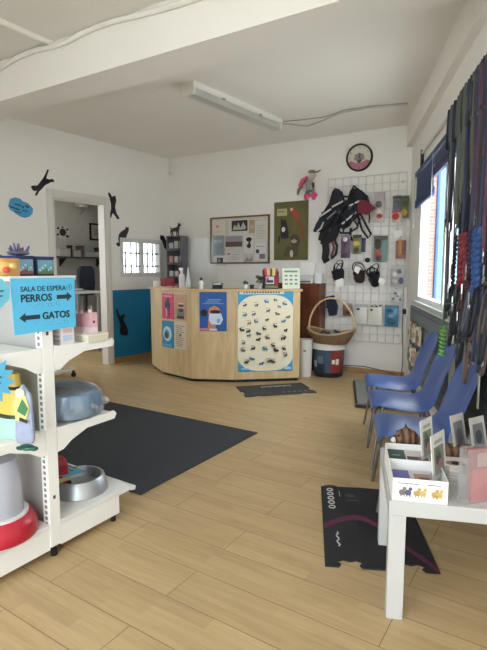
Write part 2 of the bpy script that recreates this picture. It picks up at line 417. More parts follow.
cond = root('cable_conduit', 'straight white conduit tube crossing the near ceiling to the beam', 'conduit', at_z(53, 44, zc))
q = at_z(-30, 8, zc) - at_z(53, 44, zc)
MB().tube([(0, 0, 0), q], 0.022, 10).build('tube', mat((236, 234, 226), 0.45), cond, smooth=60)
b = MB(); b.tube([q * 0.0, q * 0.03], 0.031, 10); b.build('end_clamp', mat((226, 224, 216), 0.45), cond, smooth=50)
u, z = RW.uv(424, 153); u2, z2 = RW.uv(457, 108)
pc = root('wall_conduit', 'white conduit above the street window blinds', 'conduit', RW.pt(u, z, 0.016))
MB().tube([(0, 0, 0), RW.pt(u2 + .5, z2, 0.016) - RW.pt(u, z, 0.016)], 0.014, 8).build('tube', mat((216, 214, 210), 0.5), pc, smooth=60)
b = MB(); b.box((0, 0, -0.05), (0.035, 0.03, 0.16), rz=RW.ang); b.build('junction_box', BLACKM, pc, bevel=.004)
b = MB(); q = BW.uv(173, 173)
det = root('motion_detector', 'small white alarm detector high in the wall corner', 'alarm detector', BW.pt(0.05, q[1] - .05, 0.0), BW.ang)
b.prism([(-.03, 0), (.03, 0), (.03, .1), (-.03, .1)], -.045, 0); b.build('body', WHITE, det, bevel=.01)
MB().ell((0, -.045, .035), (.02, .012, .025)).build('lens', mat((210, 210, 205), 0.3), det, smooth=60)

# ------------------------------------------------------------------ stickers on the left wall
def sticker(name, label, W, pts, color, off=0.003, extra=(), cat='wall sticker', group=None, rough=0.6):
    uv = [W.uv(x, y, off) for x, y in pts]
    u0 = sum(p[0] for p in uv) / len(uv); z0 = min(p[1] for p in uv)
    b = MB(); b.prism([(u - u0, z - z0) for u, z in uv], -0.0015, 0.0015)
    mats = [mat(color, rough, var=0.04)]
    for i, (ps, c) in enumerate(extra):
        b.m(i + 1); mats.append(mat(c, rough, var=0.04)); q = [W.uv(x, y, off) for x, y in ps]
        b.prism([(u - u0, z - z0) for u, z in q], -0.0025, -0.0015)
    return tag(b.build(name, mats, None, W.pt(u0, z0, off), W.ang), label, cat, group)
def sc(pts, k, ox, oy): return [(ox + x * k, oy + y * k) for x, y in pts]
CATC = (30, 30, 34)
sticker('cat_sticker', 'black leaping cat decal above the blue cloud', LW, sc([(385, 75), (398, 80), (385, 115), (374, 150), (400, 158), (425, 152), (442, 170), (435, 180), (415, 178), (395, 190), (365, 205), (340, 235), (318, 255), (302, 285), (288, 292), (284, 280), (300, 250), (275, 252), (262, 240), (250, 212), (280, 205), (300, 210), (325, 180), (352, 145), (370, 110)], .1232, 0, 160), CATC, group=None)
sticker('cat_sticker', 'black stretching cat decal by the top of the door frame', LW, sc([(236, 44), (243, 44), (250, 58), (262, 54), (265, 72), (261, 95), (266, 115), (277, 133), (270, 138), (258, 120), (252, 115), (248, 130), (242, 133), (244, 118), (248, 100), (247, 80), (241, 65)], .2875, 40, 180), CATC)
sticker('cat_sticker', 'black seated cat decal with curled tail over the barred window', LW, sc([(300, 161), (304, 166), (308, 163), (309, 175), (303, 190), (298, 205), (285, 205), (278, 214), (281, 229), (272, 232), (265, 224), (269, 216), (275, 219), (272, 205), (275, 188), (284, 178), (295, 172)], .2875, 40, 180), CATC)
sticker('cat_sticker', 'black climbing cat decal beside the brochure stand', LW, sc([(418, 196), (420, 189), (424, 194), (429, 192), (435, 203), (441, 215), (446, 235), (449, 263), (443, 263), (440, 245), (432, 235), (425, 215), (418, 205)], .2875, 40, 180), CATC)
sticker('cat_sticker', 'black cat decal reaching up on the blue painted dado', LW, sc([(116, 210), (128, 212), (135, 245), (145, 262), (160, 250), (168, 252), (178, 238), (179, 265), (168, 285), (186, 320), (202, 360), (200, 398), (180, 402), (148, 394), (144, 360), (150, 330), (140, 300), (133, 275), (124, 250)], .1386, 100, 280), CATC, off=0.008)
cl = [(75, 340), (85, 315), (120, 303), (165, 315), (185, 335), (225, 350), (245, 370), (268, 395), (264, 435), (240, 460), (205, 470), (170, 462), (135, 440), (115, 425), (80, 400), (68, 370)]
dk = [[(80, 372), (160, 400), (158, 412), (78, 382)], [(120, 350), (172, 368), (170, 378), (118, 360)], [(178, 372), (192, 376), (190, 392), (176, 390)], [(205, 368), (235, 378), (233, 390), (203, 380)], [(120, 412), (170, 426), (168, 434), (118, 420)], [(180, 405), (225, 412), (223, 420), (178, 415)]]
sticker('cloud_sticker', 'blue cloud shaped wall decal left of the doorway', LW, sc(cl, .1232, 0, 160), (70, 152, 196), extra=[(sc(p, .1232, 0, 160), (24, 60, 84)) for p in dk])

# ------------------------------------------------------------------ reception counter
P = [Vector((-1.22, 6.5, 0)), Vector((-1.0, 6.0, 0)), Vector((-0.595, 5.6, 0)), Vector((-0.088, 5.545, 0)), Vector((0.648, 5.65, 0)), Vector((0.655, 6.02, 0))]
CT = 1.065
counter = root('reception_counter', 'faceted pale wood reception counter with pinned posters', 'counter', P[3])
LOC = [p - P[3] for p in P]
MAPLE = wood_mat((196, 170, 124), (214, 191, 148), 0.4, (6, 6, 1.2))
MAPLE2 = wood_mat((196, 160, 110), (214, 182, 134), 0.35, (2, 2, 2))
PAN = []
for i in range(5):
    a, c = LOC[i], LOC[i + 1]; ang = math.atan2(c.y - a.y, c.x - a.x); L = (c - a).length
    b = MB(); b.b2(0.0015, L - 0.0015, 0, 0.02, 0.035, CT - 0.028); b.build('front_panel' if i < 4 else 'end_panel', MAPLE, counter, a, ang, bevel=.001)
    b = MB(); b.b2(0.01, L - 0.01, 0.03, 0.05, 0, 0.034); b.build('plinth', DARK, counter, a, ang)
    PAN.append(Wall(P[i], ang))
def offset(poly, d):
    out = []
    for i, p in enumerate(poly):
        ns = []
        if i > 0: t = (p - poly[i - 1]).normalized(); ns.append(Vector((-t.y, t.x, 0)))
        if i < len(poly) - 1: t = (poly[i + 1] - p).normalized(); ns.append(Vector((-t.y, t.x, 0)))
        n = sum(ns, Vector()).normalized(); k = 1 / max(.5, n.dot(ns[0]))
        out.append(p + n * d * k)
    return out
o1 = offset(LOC, -0.025); o2 = offset(LOC, 0.33)
b = MB()
for i in range(4):
    b.plate([(o1[i].x, o1[i].y), (o1[i + 1].x, o1[i + 1].y), (o2[i + 1].x, o2[i + 1].y), (o2[i].x, o2[i].y)], CT - 0.028, CT)
bmesh.ops.remove_doubles(b.bm, verts=b.bm.verts, dist=1e-5)
inner = [f for f in b.bm.faces if all(len(e.link_faces) > 2 for e in f.edges if abs(e.verts[0].co.z - e.verts[1].co.z) < .001) and abs(f.normal.z) < .5]
b.build('countertop', MAPLE2, counter, bevel=.002)
# posters on the counter
W1, W2, W3 = PAN[1], PAN[2], PAN[3]
def q4(w, s): return w.uv(*s, .003)
flat_px('poster', 'magenta poster with a dark dog figure, upper left on the counter', 'poster', W1, (161.8, 293.2), (174, 319.5), (206, 44, 104),
        [('e', .46, .55, .24, .2, (26, 30, 44)), ('e', .52, .74, .13, .1, (30, 34, 48)), ('r', .32, .08, .1, .35, (205, 170, 190)), ('r', .55, .08, .1, .35, (60, 60, 90)), ('r', .1, .88, .75, .04, (232, 150, 185))], group=None)
flat_px('poster', 'salmon poster of a dog in sunglasses beside the magenta one', 'poster', W1, (174.3, 294.2), (186.5, 320.5), (196, 150, 118),
        [('e', .52, .3, .34, .26, (120, 128, 124)), ('e', .55, .5, .22, .14, (198, 160, 134)), ('r', .34, .52, .42, .08, (24, 28, 30)), ('e', .55, .38, .2, .07, (50, 40, 42)), ('r', .2, .04, .6, .12, (64, 52, 50)), ('r', .36, .63, .38, .03, (230, 226, 220))])
flat_px('poster', 'blue poster with a pale ring, lower left on the counter', 'poster', W1, (161.9, 320.2), (174, 348.5), (36, 130, 178),
        [('e', .46, .52, .36, .28, (188, 214, 222)), ('e', .42, .5, .22, .18, (66, 150, 190)), ('e', .36, .46, .16, .13, (60, 52, 72)), ('r', .1, .05, .7, .08, (84, 168, 200))])
flat_px('notice_sheet', 'cream sheet of small print below the salmon poster', 'notice', W1, (174.3, 321), (187, 350.5), (214, 200, 178), lines(.1, .1, .75, .8, 11, (150, 136, 122), 3) + [('e', .5, .52, .07, .05, (90, 80, 78))])
flat_px('poster', 'blue poster of a person in a white face mask on the middle panel', 'poster', W2, (199.3, 292), (226.8, 331.5), (44, 92, 168),
        [('p', [(.05, .08), (.3, .08), (.34, .4), (.42, .58), (.7, .62), (.78, .5), (.8, .3), (.6, .16), (.58, .06), (.68, .02), (.2, .02)], (190, 128, 104)), ('e', .16, .47, .13, .09, (30, 28, 40)), ('p', [(.3, .42), (.36, .6), (.55, .66), (.74, .58), (.78, .5), (.5, .52)], (196, 138, 112)),
         ('e', .58, .5, .2, .045, (42, 30, 36)), ('p', [(.36, .45), (.8, .45), (.86, .3), (.76, .17), (.44, .18), (.34, .28)], (206, 220, 240)), ('e', .7, .27, .07, .06, (132, 170, 216)),
         ('r', .02, .02, .3, .05, (214, 130, 140)), ('r', .36, .02, .28, .05, (222, 214, 220)), ('r', .12, .7, .76, .012, (150, 180, 222)), ('r', .3, .79, .5, .03, (120, 160, 214)), ('r', .24, .74, .5, .02, (140, 172, 216))])
rr = random.Random(4)
lay = [('p', [(.5 + .56 * math.copysign(abs(math.cos(R(a))) ** .62, math.cos(R(a))), .475 + .47 * math.copysign(abs(math.sin(R(a))) ** .62, math.sin(R(a)))) for a in range(0, 360, 8)], (232, 224, 196))]
lay[0] = ('p', [(min(1, max(0, x)), z) for x, z in lay[0][1]], lay[0][2])
lay.append(('r', .03, .955, .8, .035, (220, 226, 222)))
lay += [('r', .1 + i * .048, .964, .03, .017, (52, 66, 72)) for i in range(14)]
cells = [(.12, .82), (.33, .82), (.52, .86), (.68, .88), (.75, .8), (.85, .83), (.12, .7), (.28, .71), (.54, .75), (.72, .71), (.9, .67), (.2, .6), (.33, .62), (.52, .64), (.82, .62), (.08, .52), (.18, .5), (.19, .45), (.38, .47), (.48, .53), (.68, .56), (.86, .51), (.1, .36), (.36, .4), (.54, .42), (.82, .41), (.1, .27), (.27, .29), (.5, .28), (.64, .32), (.84, .28), (.15, .12), (.26, .16), (.42, .1), (.64, .12), (.86, .2), (.7, .26), (.56, .13)]
for x, z in cells:
    c = rr.choice([(44, 52, 62), (58, 60, 62), (70, 126, 168), (92, 112, 122), (120, 108, 92), (52, 44, 44)])
    s = rr.uniform(.75, 1.15)
    lay.append(('e', x, z, .036 * s, .011 * s, c)); lay.append(('e', x + .032 * s * rr.choice((-1, 1)), z + .012 * s, .016 * s, .011 * s, c))
    lay.append(('r', x - .03 * s, z - .02, .008, .016, c)); lay.append(('r', x + .02 * s, z - .02, .008, .016, c))
    if rr.random() < .6: lay.append(('r', x - .04, z + .03, .07, .006, (170, 160, 146)))
lay += [('r', .84, .02, .12, .03, (170, 206, 220)), ('r', .06, .025, .14, .02, (140, 196, 220))]
flat_px('chart_poster', 'tall cream and blue wall chart of many small cats and dogs', 'poster', W3, (237.8, 290.5), (292.5, 370.5), (56, 154, 198), lay)

# things standing on the counter
def on_counter(px, back=0.14):
    """point on the countertop behind the front edge at picture column px"""
    for i in range(4):
        u, z = PAN[i].uv(px, 290, -back)
        L = (P[i + 1] - P[i]).length
        if -0.02 <= u <= L + 0.03: return PAN[i].pt(u, CT, -back), PAN[i].ang
    return P[3] + Vector((0, .1, CT)), 0
def bottle(px, h, label, cone):
    p, a = on_counter(px, .15)
    r = root('spray_bottle', label, 'bottle', p, a, None)
    if cone: pr = [(0, 0), (.032, 0), (.034, .01), (.03, h * .3), (.018, h * .6), (.009, h * .9), (.006, h), (0, h)]
    else: pr = [(0, 0), (.034, 0), (.036, .01), (.036, h * .55), (.03, h * .64), (.012, h * .72), (0, h * .72)]
    MB().lathe(pr, 18).build('body', mat((228, 226, 222), 0.35), r, smooth=50)
    if not cone:
        b = MB(); b.lathe([(0, h * .7), (.014, h * .7), (.014, h * .84), (0, h * .84)], 12); b.box((-.012, 0, h * .9), (.06, .02, h * .12)); b.build('spray_head', mat((232, 230, 228), .4), r, smooth=40)
bottle(182, .25, 'white trigger spray bottle on the counter', False)
bottle(188.3, .24, 'slim tapering white bottle right of the trigger bottle', True)
p, a = on_counter(156.5, .06)
o = root('mug', 'white mug at the far left end of the counter', 'mug', p, a)
MB().lathe([(0, 0), (.036, 0), (.04, .01), (.042, .075), (.037, .075), (.034, .012), (0, .012)], 18).build('body', WHITE, o, smooth=50)
MB().tube([(.038, 0, .06), (.06, 0, .055), (.062, 0, .03), (.04, 0, .018)], .006, 8).build('handle', WHITE, o, smooth=60)
p, a = on_counter(165.5, .2)
o = root('red_box', 'dark red box behind the spray bottles', 'box', p, a)
b = MB(); b.b2(-.13, .1, -.03, .09, 0, .07); b.build('carton', mat((130, 34, 34), .5), o, bevel=.003)
b = MB(); b.b2(-.135, .105, -.035, .095, .07, .105); b.build('lid', mat((150, 40, 40), .5), o, bevel=.003)
p, a = on_counter(171, .055)
o = root('leaflet_pile', 'little pile of pink leaflets in front of the red box', 'leaflets', p, a)
for i in range(3):
    b = MB(); b.box((0, 0, .004 + i * .008), (.1, .05, .007), rz=.1 * i); b.build('leaflet', mat((206, 160, 158), .6), o)
p, a = on_counter(201.3, .12)
o = root('figurine', 'small white figurine with a dark head on the counter', 'figurine', p, a)
MB().lathe([(0, 0), (.024, 0), (.026, .01), (.018, .05), (.022, .075), (.014, .095), (0, .098)], 14).build('body', WHITE, o, smooth=50)
MB().ell((0, 0, .11), (.018, .018, .02)).build('head', mat((66, 54, 46), .6), o, smooth=60)
for s in (-1, 1): MB().ell((s * .024, -.004, .06), (.007, .007, .02)).build('arm', WHITE, o, smooth=60)
p, a = on_counter(217.5, .1)
o = root('card_holder', 'black business card holder on the counter', 'card holder', p, a)
b = MB(); b.b2(-.055, .055, -.03, .03, 0, .012); b.b2(-.055, .055, -.03, -.024, 0, .05); b.b2(-.055, .055, .024, .03, 0, .07); b.b2(-.055, -.049, -.03, .03, 0, .06); b.b2(.049, .055, -.03, .03, 0, .06); b.build('tray', BLACKM, o, bevel=.002)
b = MB(); b.b2(-.045, .045, -.02, .02, .012, .062); b.build('cards', PAPER, o)
def pot(px, label, name, r, h, potc, kind, back=.12):
    p, a = on_counter(px, back)
    o = root(name, label, 'potted plant', p, a)
    MB().lathe([(0, 0), (r * .75, 0), (r, h), (r * 1.08, h), (r * 1.08, h * .86), (r * .9, h * .86), (0, h * .86)], 18).build('pot', mat(potc, .5), o, smooth=40)
    b = MB(); q = random.Random(px)
    if kind == 'cactus':
        b.lathe([(0, h * .8), (r * .6, h * .85), (r * .75, h * 1.3), (r * .5, h * 1.8), (0, h * 1.95)], 12); b.ell((r * .8, 0, h * 1.3), (r * .35, r * .35, r * .6)); b.ell((-r * .75, 0, h * 1.5), (r * .3, r * .3, r * .6))
        b.build('cactus', mat((62, 82, 54), .7, var=.25, scale=40), o, smooth=60)
    elif kind == 'leafy':
        for i in range(26):
            an = q.uniform(0, 6.28); ra = q.uniform(.2, 1) * r * 1.3; z = h + q.uniform(.02, .1)
            M = Matrix.Translation((ra * math.cos(an), ra * math.sin(an), z)) @ Matrix.Rotation(an, 4, 'Z') @ Matrix.Rotation(q.uniform(-.9, .5), 4, 'Y')
            b.ell((0, 0, 0), (.022, .012, .004), 8, M, 4)
        for i in range(6): b.tube([(0, 0, h * .8), (q.uniform(-1, 1) * r, q.uniform(-1, 1) * r, h + .08)], .002, 5)
        b.build('leaves', mat((66, 96, 50), .6, var=.3, scale=30), o, smooth=60)
    return o
pot(245.5, 'white potted cactus on the counter', 'potted_cactus', .028, .05, (222, 220, 214), 'cactus')
o = pot(252, 'small dark empty pot between the cactus and the leafy plant', 'plant_pot', .028, .048, (44, 46, 48), 'none', .1); o['category'] = 'pot'
pot(259.8, 'leafy green plant in a white pot on the counter', 'potted_plant', .032, .05, (206, 202, 194), 'leafy', .15)
# magazine rack
p, a = on_counter(270.5, .14)
o = root('sample_box', 'pink and black box of colourful packets on the counter', 'display box', p, a)
b = MB(); b.b2(-.085, .085, -.05, -.044, 0, .15); b.b2(-.085, -.079, -.05, .05, 0, .2); b.b2(.079, .085, -.05, .05, 0, .2); b.b2(-.085, .085, .044, .05, 0, .22); b.b2(-.085, .085, -.05, .05, 0, .006); b.build('carton', mat((58, 36, 46), .5), o)
b = MB(); b.b2(-.065, .03, -.052, -.05, .055, .14); b.m(1).b2(-.06, .02, -.0535, -.052, .07, .1); b.m(2).b2(-.06, -.03, -.0535, -.052, .1, .13); b.m(3).b2(.035, .075, -.052, -.05, .03, .14); b.m(4).b2(-.07, .075, -.052, -.05, .01, .04); b.build('print', [mat((206, 198, 204), .5), mat((60, 40, 60), .5), mat((200, 60, 90), .5), mat((150, 30, 50), .5), mat((104, 130, 74), .5)], o)
for i, c in enumerate([(190, 60, 110), (220, 190, 80), (120, 90, 150), (210, 196, 110), (176, 70, 60)]):
    b = MB(); b.box((-.06 + i * .03, -.02 + .012 * (i % 3), .15), (.034, .006, .17), rx=-.1, ry=(-.1, .05, 0, .08, .1)[i]); b.build('packet', mat(c, .4), o)
p, a = on_counter(290.5, .13)
o = root('leaflet_stand', 'pale green information card standing on the right of the counter', 'sign', p, a + .05)
lays = [('r', .12, .8, .76, .1, (110, 140, 112))] + [('r', .14 + i * .28, .2 + j * .2, .16, .08, ((112, 116, 104), (140, 108, 96), (96, 110, 116))[(i + j) % 3]) for i in range(3) for j in range(3)]
f = flat('card', None, None, (-.105, -.03, 0), 0, .21, .235, (206, 216, 196), lays, o); f.rotation_euler.x = -.12
b = MB(); b.side([(-.028, 0), (.07, 0), (.0, .17)], -.004, .004); b.build('strut', PAPER, o)
# acrylic screen
u0, z0 = PAN[2].uv(186, 284, -.2); u1, z1 = PAN[2].uv(213, 238, -.2)
pa = PAN[2].pt(u0, CT, -.22); 
o = root('acrylic_screen', 'clear acrylic sneeze screen standing on the counter behind the bottles', 'screen', pa, PAN[2].ang)
b = MB(); b.b2(0, u1 - u0 + .05, -.002, .002, 0, z1 - CT); b.build('panel', clear((248, 250, 250), .006, .02), o)
for x in (.03, u1 - u0):
    b = MB(); b.b2(x - .02, x + .02, -.04, .04, 0, .01); b.build('foot', clear((236, 240, 240), .1, .2), o)

# ------------------------------------------------------------------ behind the counter, on the back wall
# brochure stand on a back shelf near the corner
u, z = BW.uv(177.5, 270, .18); ub, zb = BW.uv(169, 237, .18); uc, zd = BW.uv(183, 237, .18)
bh = zb - 0.95
o = root('back_shelf', 'white low cupboard in the wall corner behind the counter', 'cupboard', BW.pt(.1, 0, .19), BW.ang)
b = MB(); b.b2(.0, .6, -.17, .17, .0, .95); b.build('carcass', mat((190, 186, 178), .5), o, bevel=.004)
for i in range(2):
    b = MB(); b.b2(.01 + i * .295, .285 + i * .3, -.185, -.17, .06, .93); d = b.build('door', mat((198, 194, 186), .5), o); MB().b2(.25 + i * .07, .262 + i * .07, -.2, -.185, .5, .6).build('handle', CHROME, d)
o = root('brochure_stand', 'grey tiered stand of pink packs in the wall corner', 'display stand', BW.pt((ub + uc) / 2 + .02, .95, .18), BW.ang)
wd = (uc - ub) / 2
b = MB(); b.b2(-wd, -wd + .01, -.09, .09, 0, bh); b.b2(wd - .01, wd, -.09, .09, 0, bh); b.b2(-wd, wd, .08, .09, 0, bh)
for i in range(5): b.b2(-wd, wd, -.09, .09, bh * i / 4.02, bh * i / 4.02 + .012)
for i in range(4): b.b2(-wd, wd, -.09, -.082, bh * i / 4.02, bh * i / 4.02 + .035)
b.build('frame', mat((104, 104, 108), .45, .2), o)
for i in range(4):
    for j in range(3):
        x = -wd * .62 + wd * .62 * j
        MB().b2(x - wd * .25, x + wd * .25, -.05 + .02 * j, -.03 + .02 * j, bh * i / 4.02 + .014, bh * i / 4.02 + .04 + random.uniform(.07, .12)).build('pack', mat(random.choice([(206, 150, 164), (196, 190, 194), (180, 110, 130), (150, 140, 150), (214, 204, 200)]), .5), o)
# dog figure on the stand
dz = .95 + bh + .012
o = MB(); M = None
o.ell((0, 0, .11), (.075, .03, .035)); o.ell((.06, 0, .12), (.035, .032, .04)); o.tube([(.07, 0, .13), (.085, 0, .17)], [.028, .022], 8); o.ell((.1, 0, .185), (.032, .024, .024)); o.ell((.125, 0, .178), (.02, .013, .012))
for s in (-1, 1):
    o.ell((.088, s * .016, .21), (.01, .006, .02)); o.tube([(.06, s * .02, .11), (.062, s * .022, .005)], [.016, .01], 8); o.tube([(-.055, s * .02, .11), (-.07, s * .022, .06), (-.058, s * .022, .005)], [.02, .012, .01], 8)
o.tube([(-.07, 0, .125), (-.1, 0, .15), (-.11, 0, .18)], [.012, .008, .004], 8)
for v in o.bm.verts: v.co = v.co * .85 + Vector((-.02, 0, 0))
d = o.build('dog_figure', mat((66, 60, 58), .7, var=.35, scale=25), None, BW.pt((ub + uc) / 2 + .0, dz - .003, .18), BW.ang, remesh=.007)
tag(d, 'dark dog figure standing on top of the grey brochure stand', 'figurine')
# notice board
u0, z1 = BW.uv(211, 218); u1, z0 = BW.uv(270, 263.5)
nb = root('notice_board', 'brown framed notice board covered in papers', 'notice board', BW.pt(u0, z0, .0), BW.ang)
w_, h_ = u1 - u0, z1 - z0
b = MB(); b.b2(0, w_, -.012, 0, 0, h_); b.build('board', mat((200, 193, 180), .9, var=.1, scale=60), nb)
b = MB()
for a in ((0, w_, 0, .022), (0, w_, h_ - .022, h_), (0, .022, 0, h_), (w_ - .022, w_, 0, h_)): b.b2(a[0], a[1], -.025, 0, a[2], a[3])
b.build('frame', wood_mat((92, 70, 48), (118, 92, 66), .5, (8, 8, 8)), nb)
K, OX, OY = .1437, 205, 210
NB = [
 ((50, 75, 140, 175), (214, 204, 190), [('e', .4, .6, .12, .08, (196, 120, 112)), ('r', .2, .2, .6, .03, (180, 170, 160))], 'cream sheet with a pink emblem, upper left on the notice board', 1),
 ((165, 72, 300, 175), (206, 204, 200), [('r', .15, .28, .82, .68, (50, 48, 48)), ('p', [(.2, .35), (.3, .7), (.42, .55), (.5, .85), (.62, .5), (.75, .85), (.9, .5), (.85, .38)], (180, 174, 168))], 'white sheet with a dark group photograph at the top of the notice board', 1),
 ((308, 70, 346, 158), (168, 148, 116), [('r', .2, .3, .6, .3, (190, 172, 140))], 'narrow tan paper beside the dark photograph', 1),
 ((348, 80, 436, 218), (204, 202, 194), lines(.12, .15, .7, .7, 9, (176, 172, 166), 5), 'tall white sheet in the upper corner of the notice board', 2),
 ((55, 180, 136, 320), (150, 158, 164), [('r', .1, .1, .8, .5, (134, 146, 156)), ('r', .1, .68, .7, .1, (176, 182, 184))], 'blue grey leaflet on the notice board', 1),
 ((140, 178, 262, 300), (198, 196, 192), [('r', .02, .36, .96, .6, (150, 146, 152)), ('r', .02, .36, .96, .28, (98, 74, 68))], 'brown landscape photograph with a grey sky on the notice board', 2),
 ((268, 178, 336, 302), (206, 205, 202), [('e', .55, .78, .3, .12, (30, 30, 34)), ('r', .5, .3, .2, .4, (60, 58, 60)), ('e', .55, .42, .22, .12, (44, 44, 48))], 'white sheet with a black figure in the middle of the notice board', 1),
 ((346, 225, 426, 350), (208, 206, 204), [('r', .4, .08, .5, .28, (122, 112, 114)), ('e', .25, .5, .16, .12, (70, 68, 72)), ('r', .15, .75, .7, .04, (160, 158, 158))], 'white sheet with a grey photo, lower right on the notice board', 3),
 ((150, 262, 262, 362), (204, 200, 198), [('r', .06, .5, .16, .12, (184, 70, 72))] + lines(.3, .15, .6, .7, 6, (168, 164, 164), 8), 'white sheet with a red mark below the landscape photograph', 1),
 ((64, 318, 150, 386), (210, 208, 206), [('r', .22, .2, .5, .58, (70, 68, 72)), ('e', .4, .5, .1, .14, (150, 148, 150))], 'white slip with a square dark picture, bottom left of the notice board', 2),
 ((264, 304, 338, 372), (190, 186, 182), [('p', [(.1, .2), (.4, .7), (.6, .4), (.9, .8), (.9, .2)], (140, 134, 130))], 'small sketch sheet at the bottom of the notice board', 2)]
for bx, c, ly, lab, lv in NB:
    flat_px('pinned_paper', lab, 'paper', BW, (OX + bx[0] * K, OY + bx[1] * K), (OX + bx[2] * K, OY + bx[3] * K), c, ly, off=.013 + .0025 * lv, group='papers pinned on the notice board', th=.0015)
# green canvas scroll
K, OX, OY = .1154, 270, 195
def n4(x, y): return ((x - 35) / 293, (560 - y) / 495)
def P4(*a): return [n4(*p) for p in a]
flat_px('canvas_scroll', 'olive green hanging canvas with a cat, a dog and a red parrot', 'wall hanging', BW, (OX + 37 * K, OY + 66 * K), (OX + 326 * K, OY + 562 * K), (96, 92, 52), [
 ('p', P4((60, 122), (148, 122), (148, 182), (60, 182)), (176, 168, 128)), ('r', .12, .82, .2, .03, (140, 130, 96)),
 ('p', P4((170, 125), (190, 112), (215, 130), (245, 165), (262, 215), (240, 225), (205, 185), (180, 150)), (168, 62, 54)), ('p', P4((240, 205), (265, 215), (300, 330), (292, 400), (280, 395), (272, 320)), (132, 68, 46)), ('e', *n4(186, 133), .04, .025, (206, 190, 170)),
 ('p', P4((92, 215), (108, 208), (120, 222), (138, 212), (145, 245), (162, 320), (165, 372), (130, 384), (96, 380), (90, 300), (98, 260)), (34, 38, 36)), ('e', *n4(118, 298), .055, .045, (206, 204, 192)), ('p', P4((88, 340), (76, 360), (70, 410), (80, 412), (90, 372)), (30, 32, 32)), ('p', P4((85, 375), (160, 378), (150, 392), (90, 390)), (112, 76, 66)),
 ('p', P4((175, 360), (205, 340), (245, 350), (262, 400), (255, 440), (220, 450), (180, 430)), (72, 62, 48)), ('p', P4((150, 440), (200, 440), (250, 450), (245, 530), (130, 530), (118, 515)), (78, 70, 52)), ('e', *n4(210, 400), .09, .035, (160, 150, 128)), ('e', *n4(190, 505), .05, .06, (190, 184, 168)), ('e', *n4(195, 385), .02, .012, (30, 30, 26)), ('e', *n4(228, 385), .02, .012, (30, 30, 26)),
 ('r', .55, .5, .1, .25, (110, 90, 48))], off=.02, th=.006)
# clock
u, z = BW.uv(359.3, 157.5, .02)
ck = root('wall_clock', 'round black rimmed wall clock with a pink picture dial', 'clock', BW.pt(u, z, 0), BW.ang)
Mx = Matrix.Rotation(R(90), 4, 'X'); RC = .162
MB().lathe([(0, 0), (RC, 0), (RC, .03), (RC - .008, .038), (RC - .02, .03), (RC - .022, .02), (0, .02)], 40, M=Mx).build('rim', BLACKM, ck, smooth=30)
b = MB(); b.prism(arc(0, 0, RC - .02, RC - .02, n=36), -.022, -.02)
b.m(1).prism([((RC - .022) * math.cos(R(a)), (RC - .022) * math.sin(R(a))) for a in range(200, 341, 10)] + [(.09, -.03), (.03, -.06), (-.04, -.06), (-.1, -.03)], -.0228, -.022)
b.m(2).prism(arc(0, .0, .045, .055, n=16), -.0232, -.022); b.m(3).prism([(-.07, -.03), (.07, -.03), (.05, .05), (.02, .02), (-.02, .02), (-.05, .05)], -.0226, -.022); b.m(4).prism(arc(0, -.045, .026, .02, n=14), -.0236, -.022)
b.build('dial', [mat((206, 204, 186), .4), mat((176, 112, 126), .5), mat((128, 120, 122), .5), mat((146, 138, 136), .5), mat((70, 64, 72), .5)], ck)
for i in range(1, 13):
    a = R(90 - i * 30); text(str(i), .028, BLACKM, ck, .12 * math.cos(a), .12 * math.sin(a) - .01, -.0238, 'numeral')
for ln_, an, wd_ in ((.07, 85, .006), (.1, -52, .004)):
    b = MB(); c, s = math.cos(R(an)), math.sin(R(an)); b.prism([(-wd_ * s, wd_ * c), (wd_ * s, -wd_ * c), (ln_ * c, ln_ * s)], -.026, -.0245); b.build('hand', BLACKM, ck)
# hanging cloth doll
def bwl(W, K, OX, OY, o0):
    return lambda x, y, off=.05: (lambda q: Vector((q[0] - o0[0], -off, q[1] - o0[1])))(W.uv(OX + x * K, OY + y * K, off))
o0 = BW.uv(308, 202, .05)
dl = root('cloth_doll', 'pink and grey cloth doll in a cap hanging on the wall above the canvas', 'doll', BW.pt(o0[0], o0[1], 0.03), BW.ang)
D = bwl(BW, .0821, 290, 160, o0)
PINK = mat((206, 84, 118), .7, var=.15, scale=30); GREYF = mat((120, 116, 112), .8, var=.25, scale=35); SKIN = mat((196, 168, 156), .7)
MB().ell(D(285, 190), (.042, .04, .05)).build('head', SKIN, dl, smooth=60)
b = MB(); b.ell(D(280, 150), (.05, .045, .025)); b.tube([D(290, 155, .07), D(340, 150, .08), D(385, 125, .085)], [.02, .018, .008], 8, flat=.5); b.build('cap', mat((128, 122, 112), .8, var=.15), dl, smooth=60)
b = MB(); b.tube([D(262, 250), D(240, 310), D(255, 380)], [.035, .05, .045], 12); b.build('body', mat((150, 148, 146), .8, var=.35, scale=45), dl, smooth=60)
b = MB(); b.tube([D(225, 210, .04), D(170, 260, .045), D(125, 330, .05)], [.025, .055, .03], 10, flat=.6); b.build('wing', PINK, dl, smooth=60)
b = MB(); b.tube([D(160, 320, .04), D(115, 370, .04), D(105, 430, .04)], [.03, .03, .018], 8, flat=.6); b.build('tail', GREYF, dl, smooth=60)
for (x0, y0, x1, y1, x2, y2) in ((230, 370, 215, 420, 200, 480), (280, 340, 300, 410, 300, 480)):
    b = MB(); b.tube([D(x0, y0), D(x1, y1)], .022, 10); l = b.build('leg', GREYF, dl, smooth=60)
    b = MB(); b.ell(D(x1 + 5, y1 + 20), (.045, .03, .035)); b.tube([D(x1, y1 + 10), D(x2, y2, .06)], [.035, .025], 10); b.build('boot', PINK, l, smooth=60)
b = MB(); b.tube([D(285, 290), D(295, 340)], [.028, .018], 8); b.build('arm', mat((70, 62, 66), .8), dl, smooth=60)

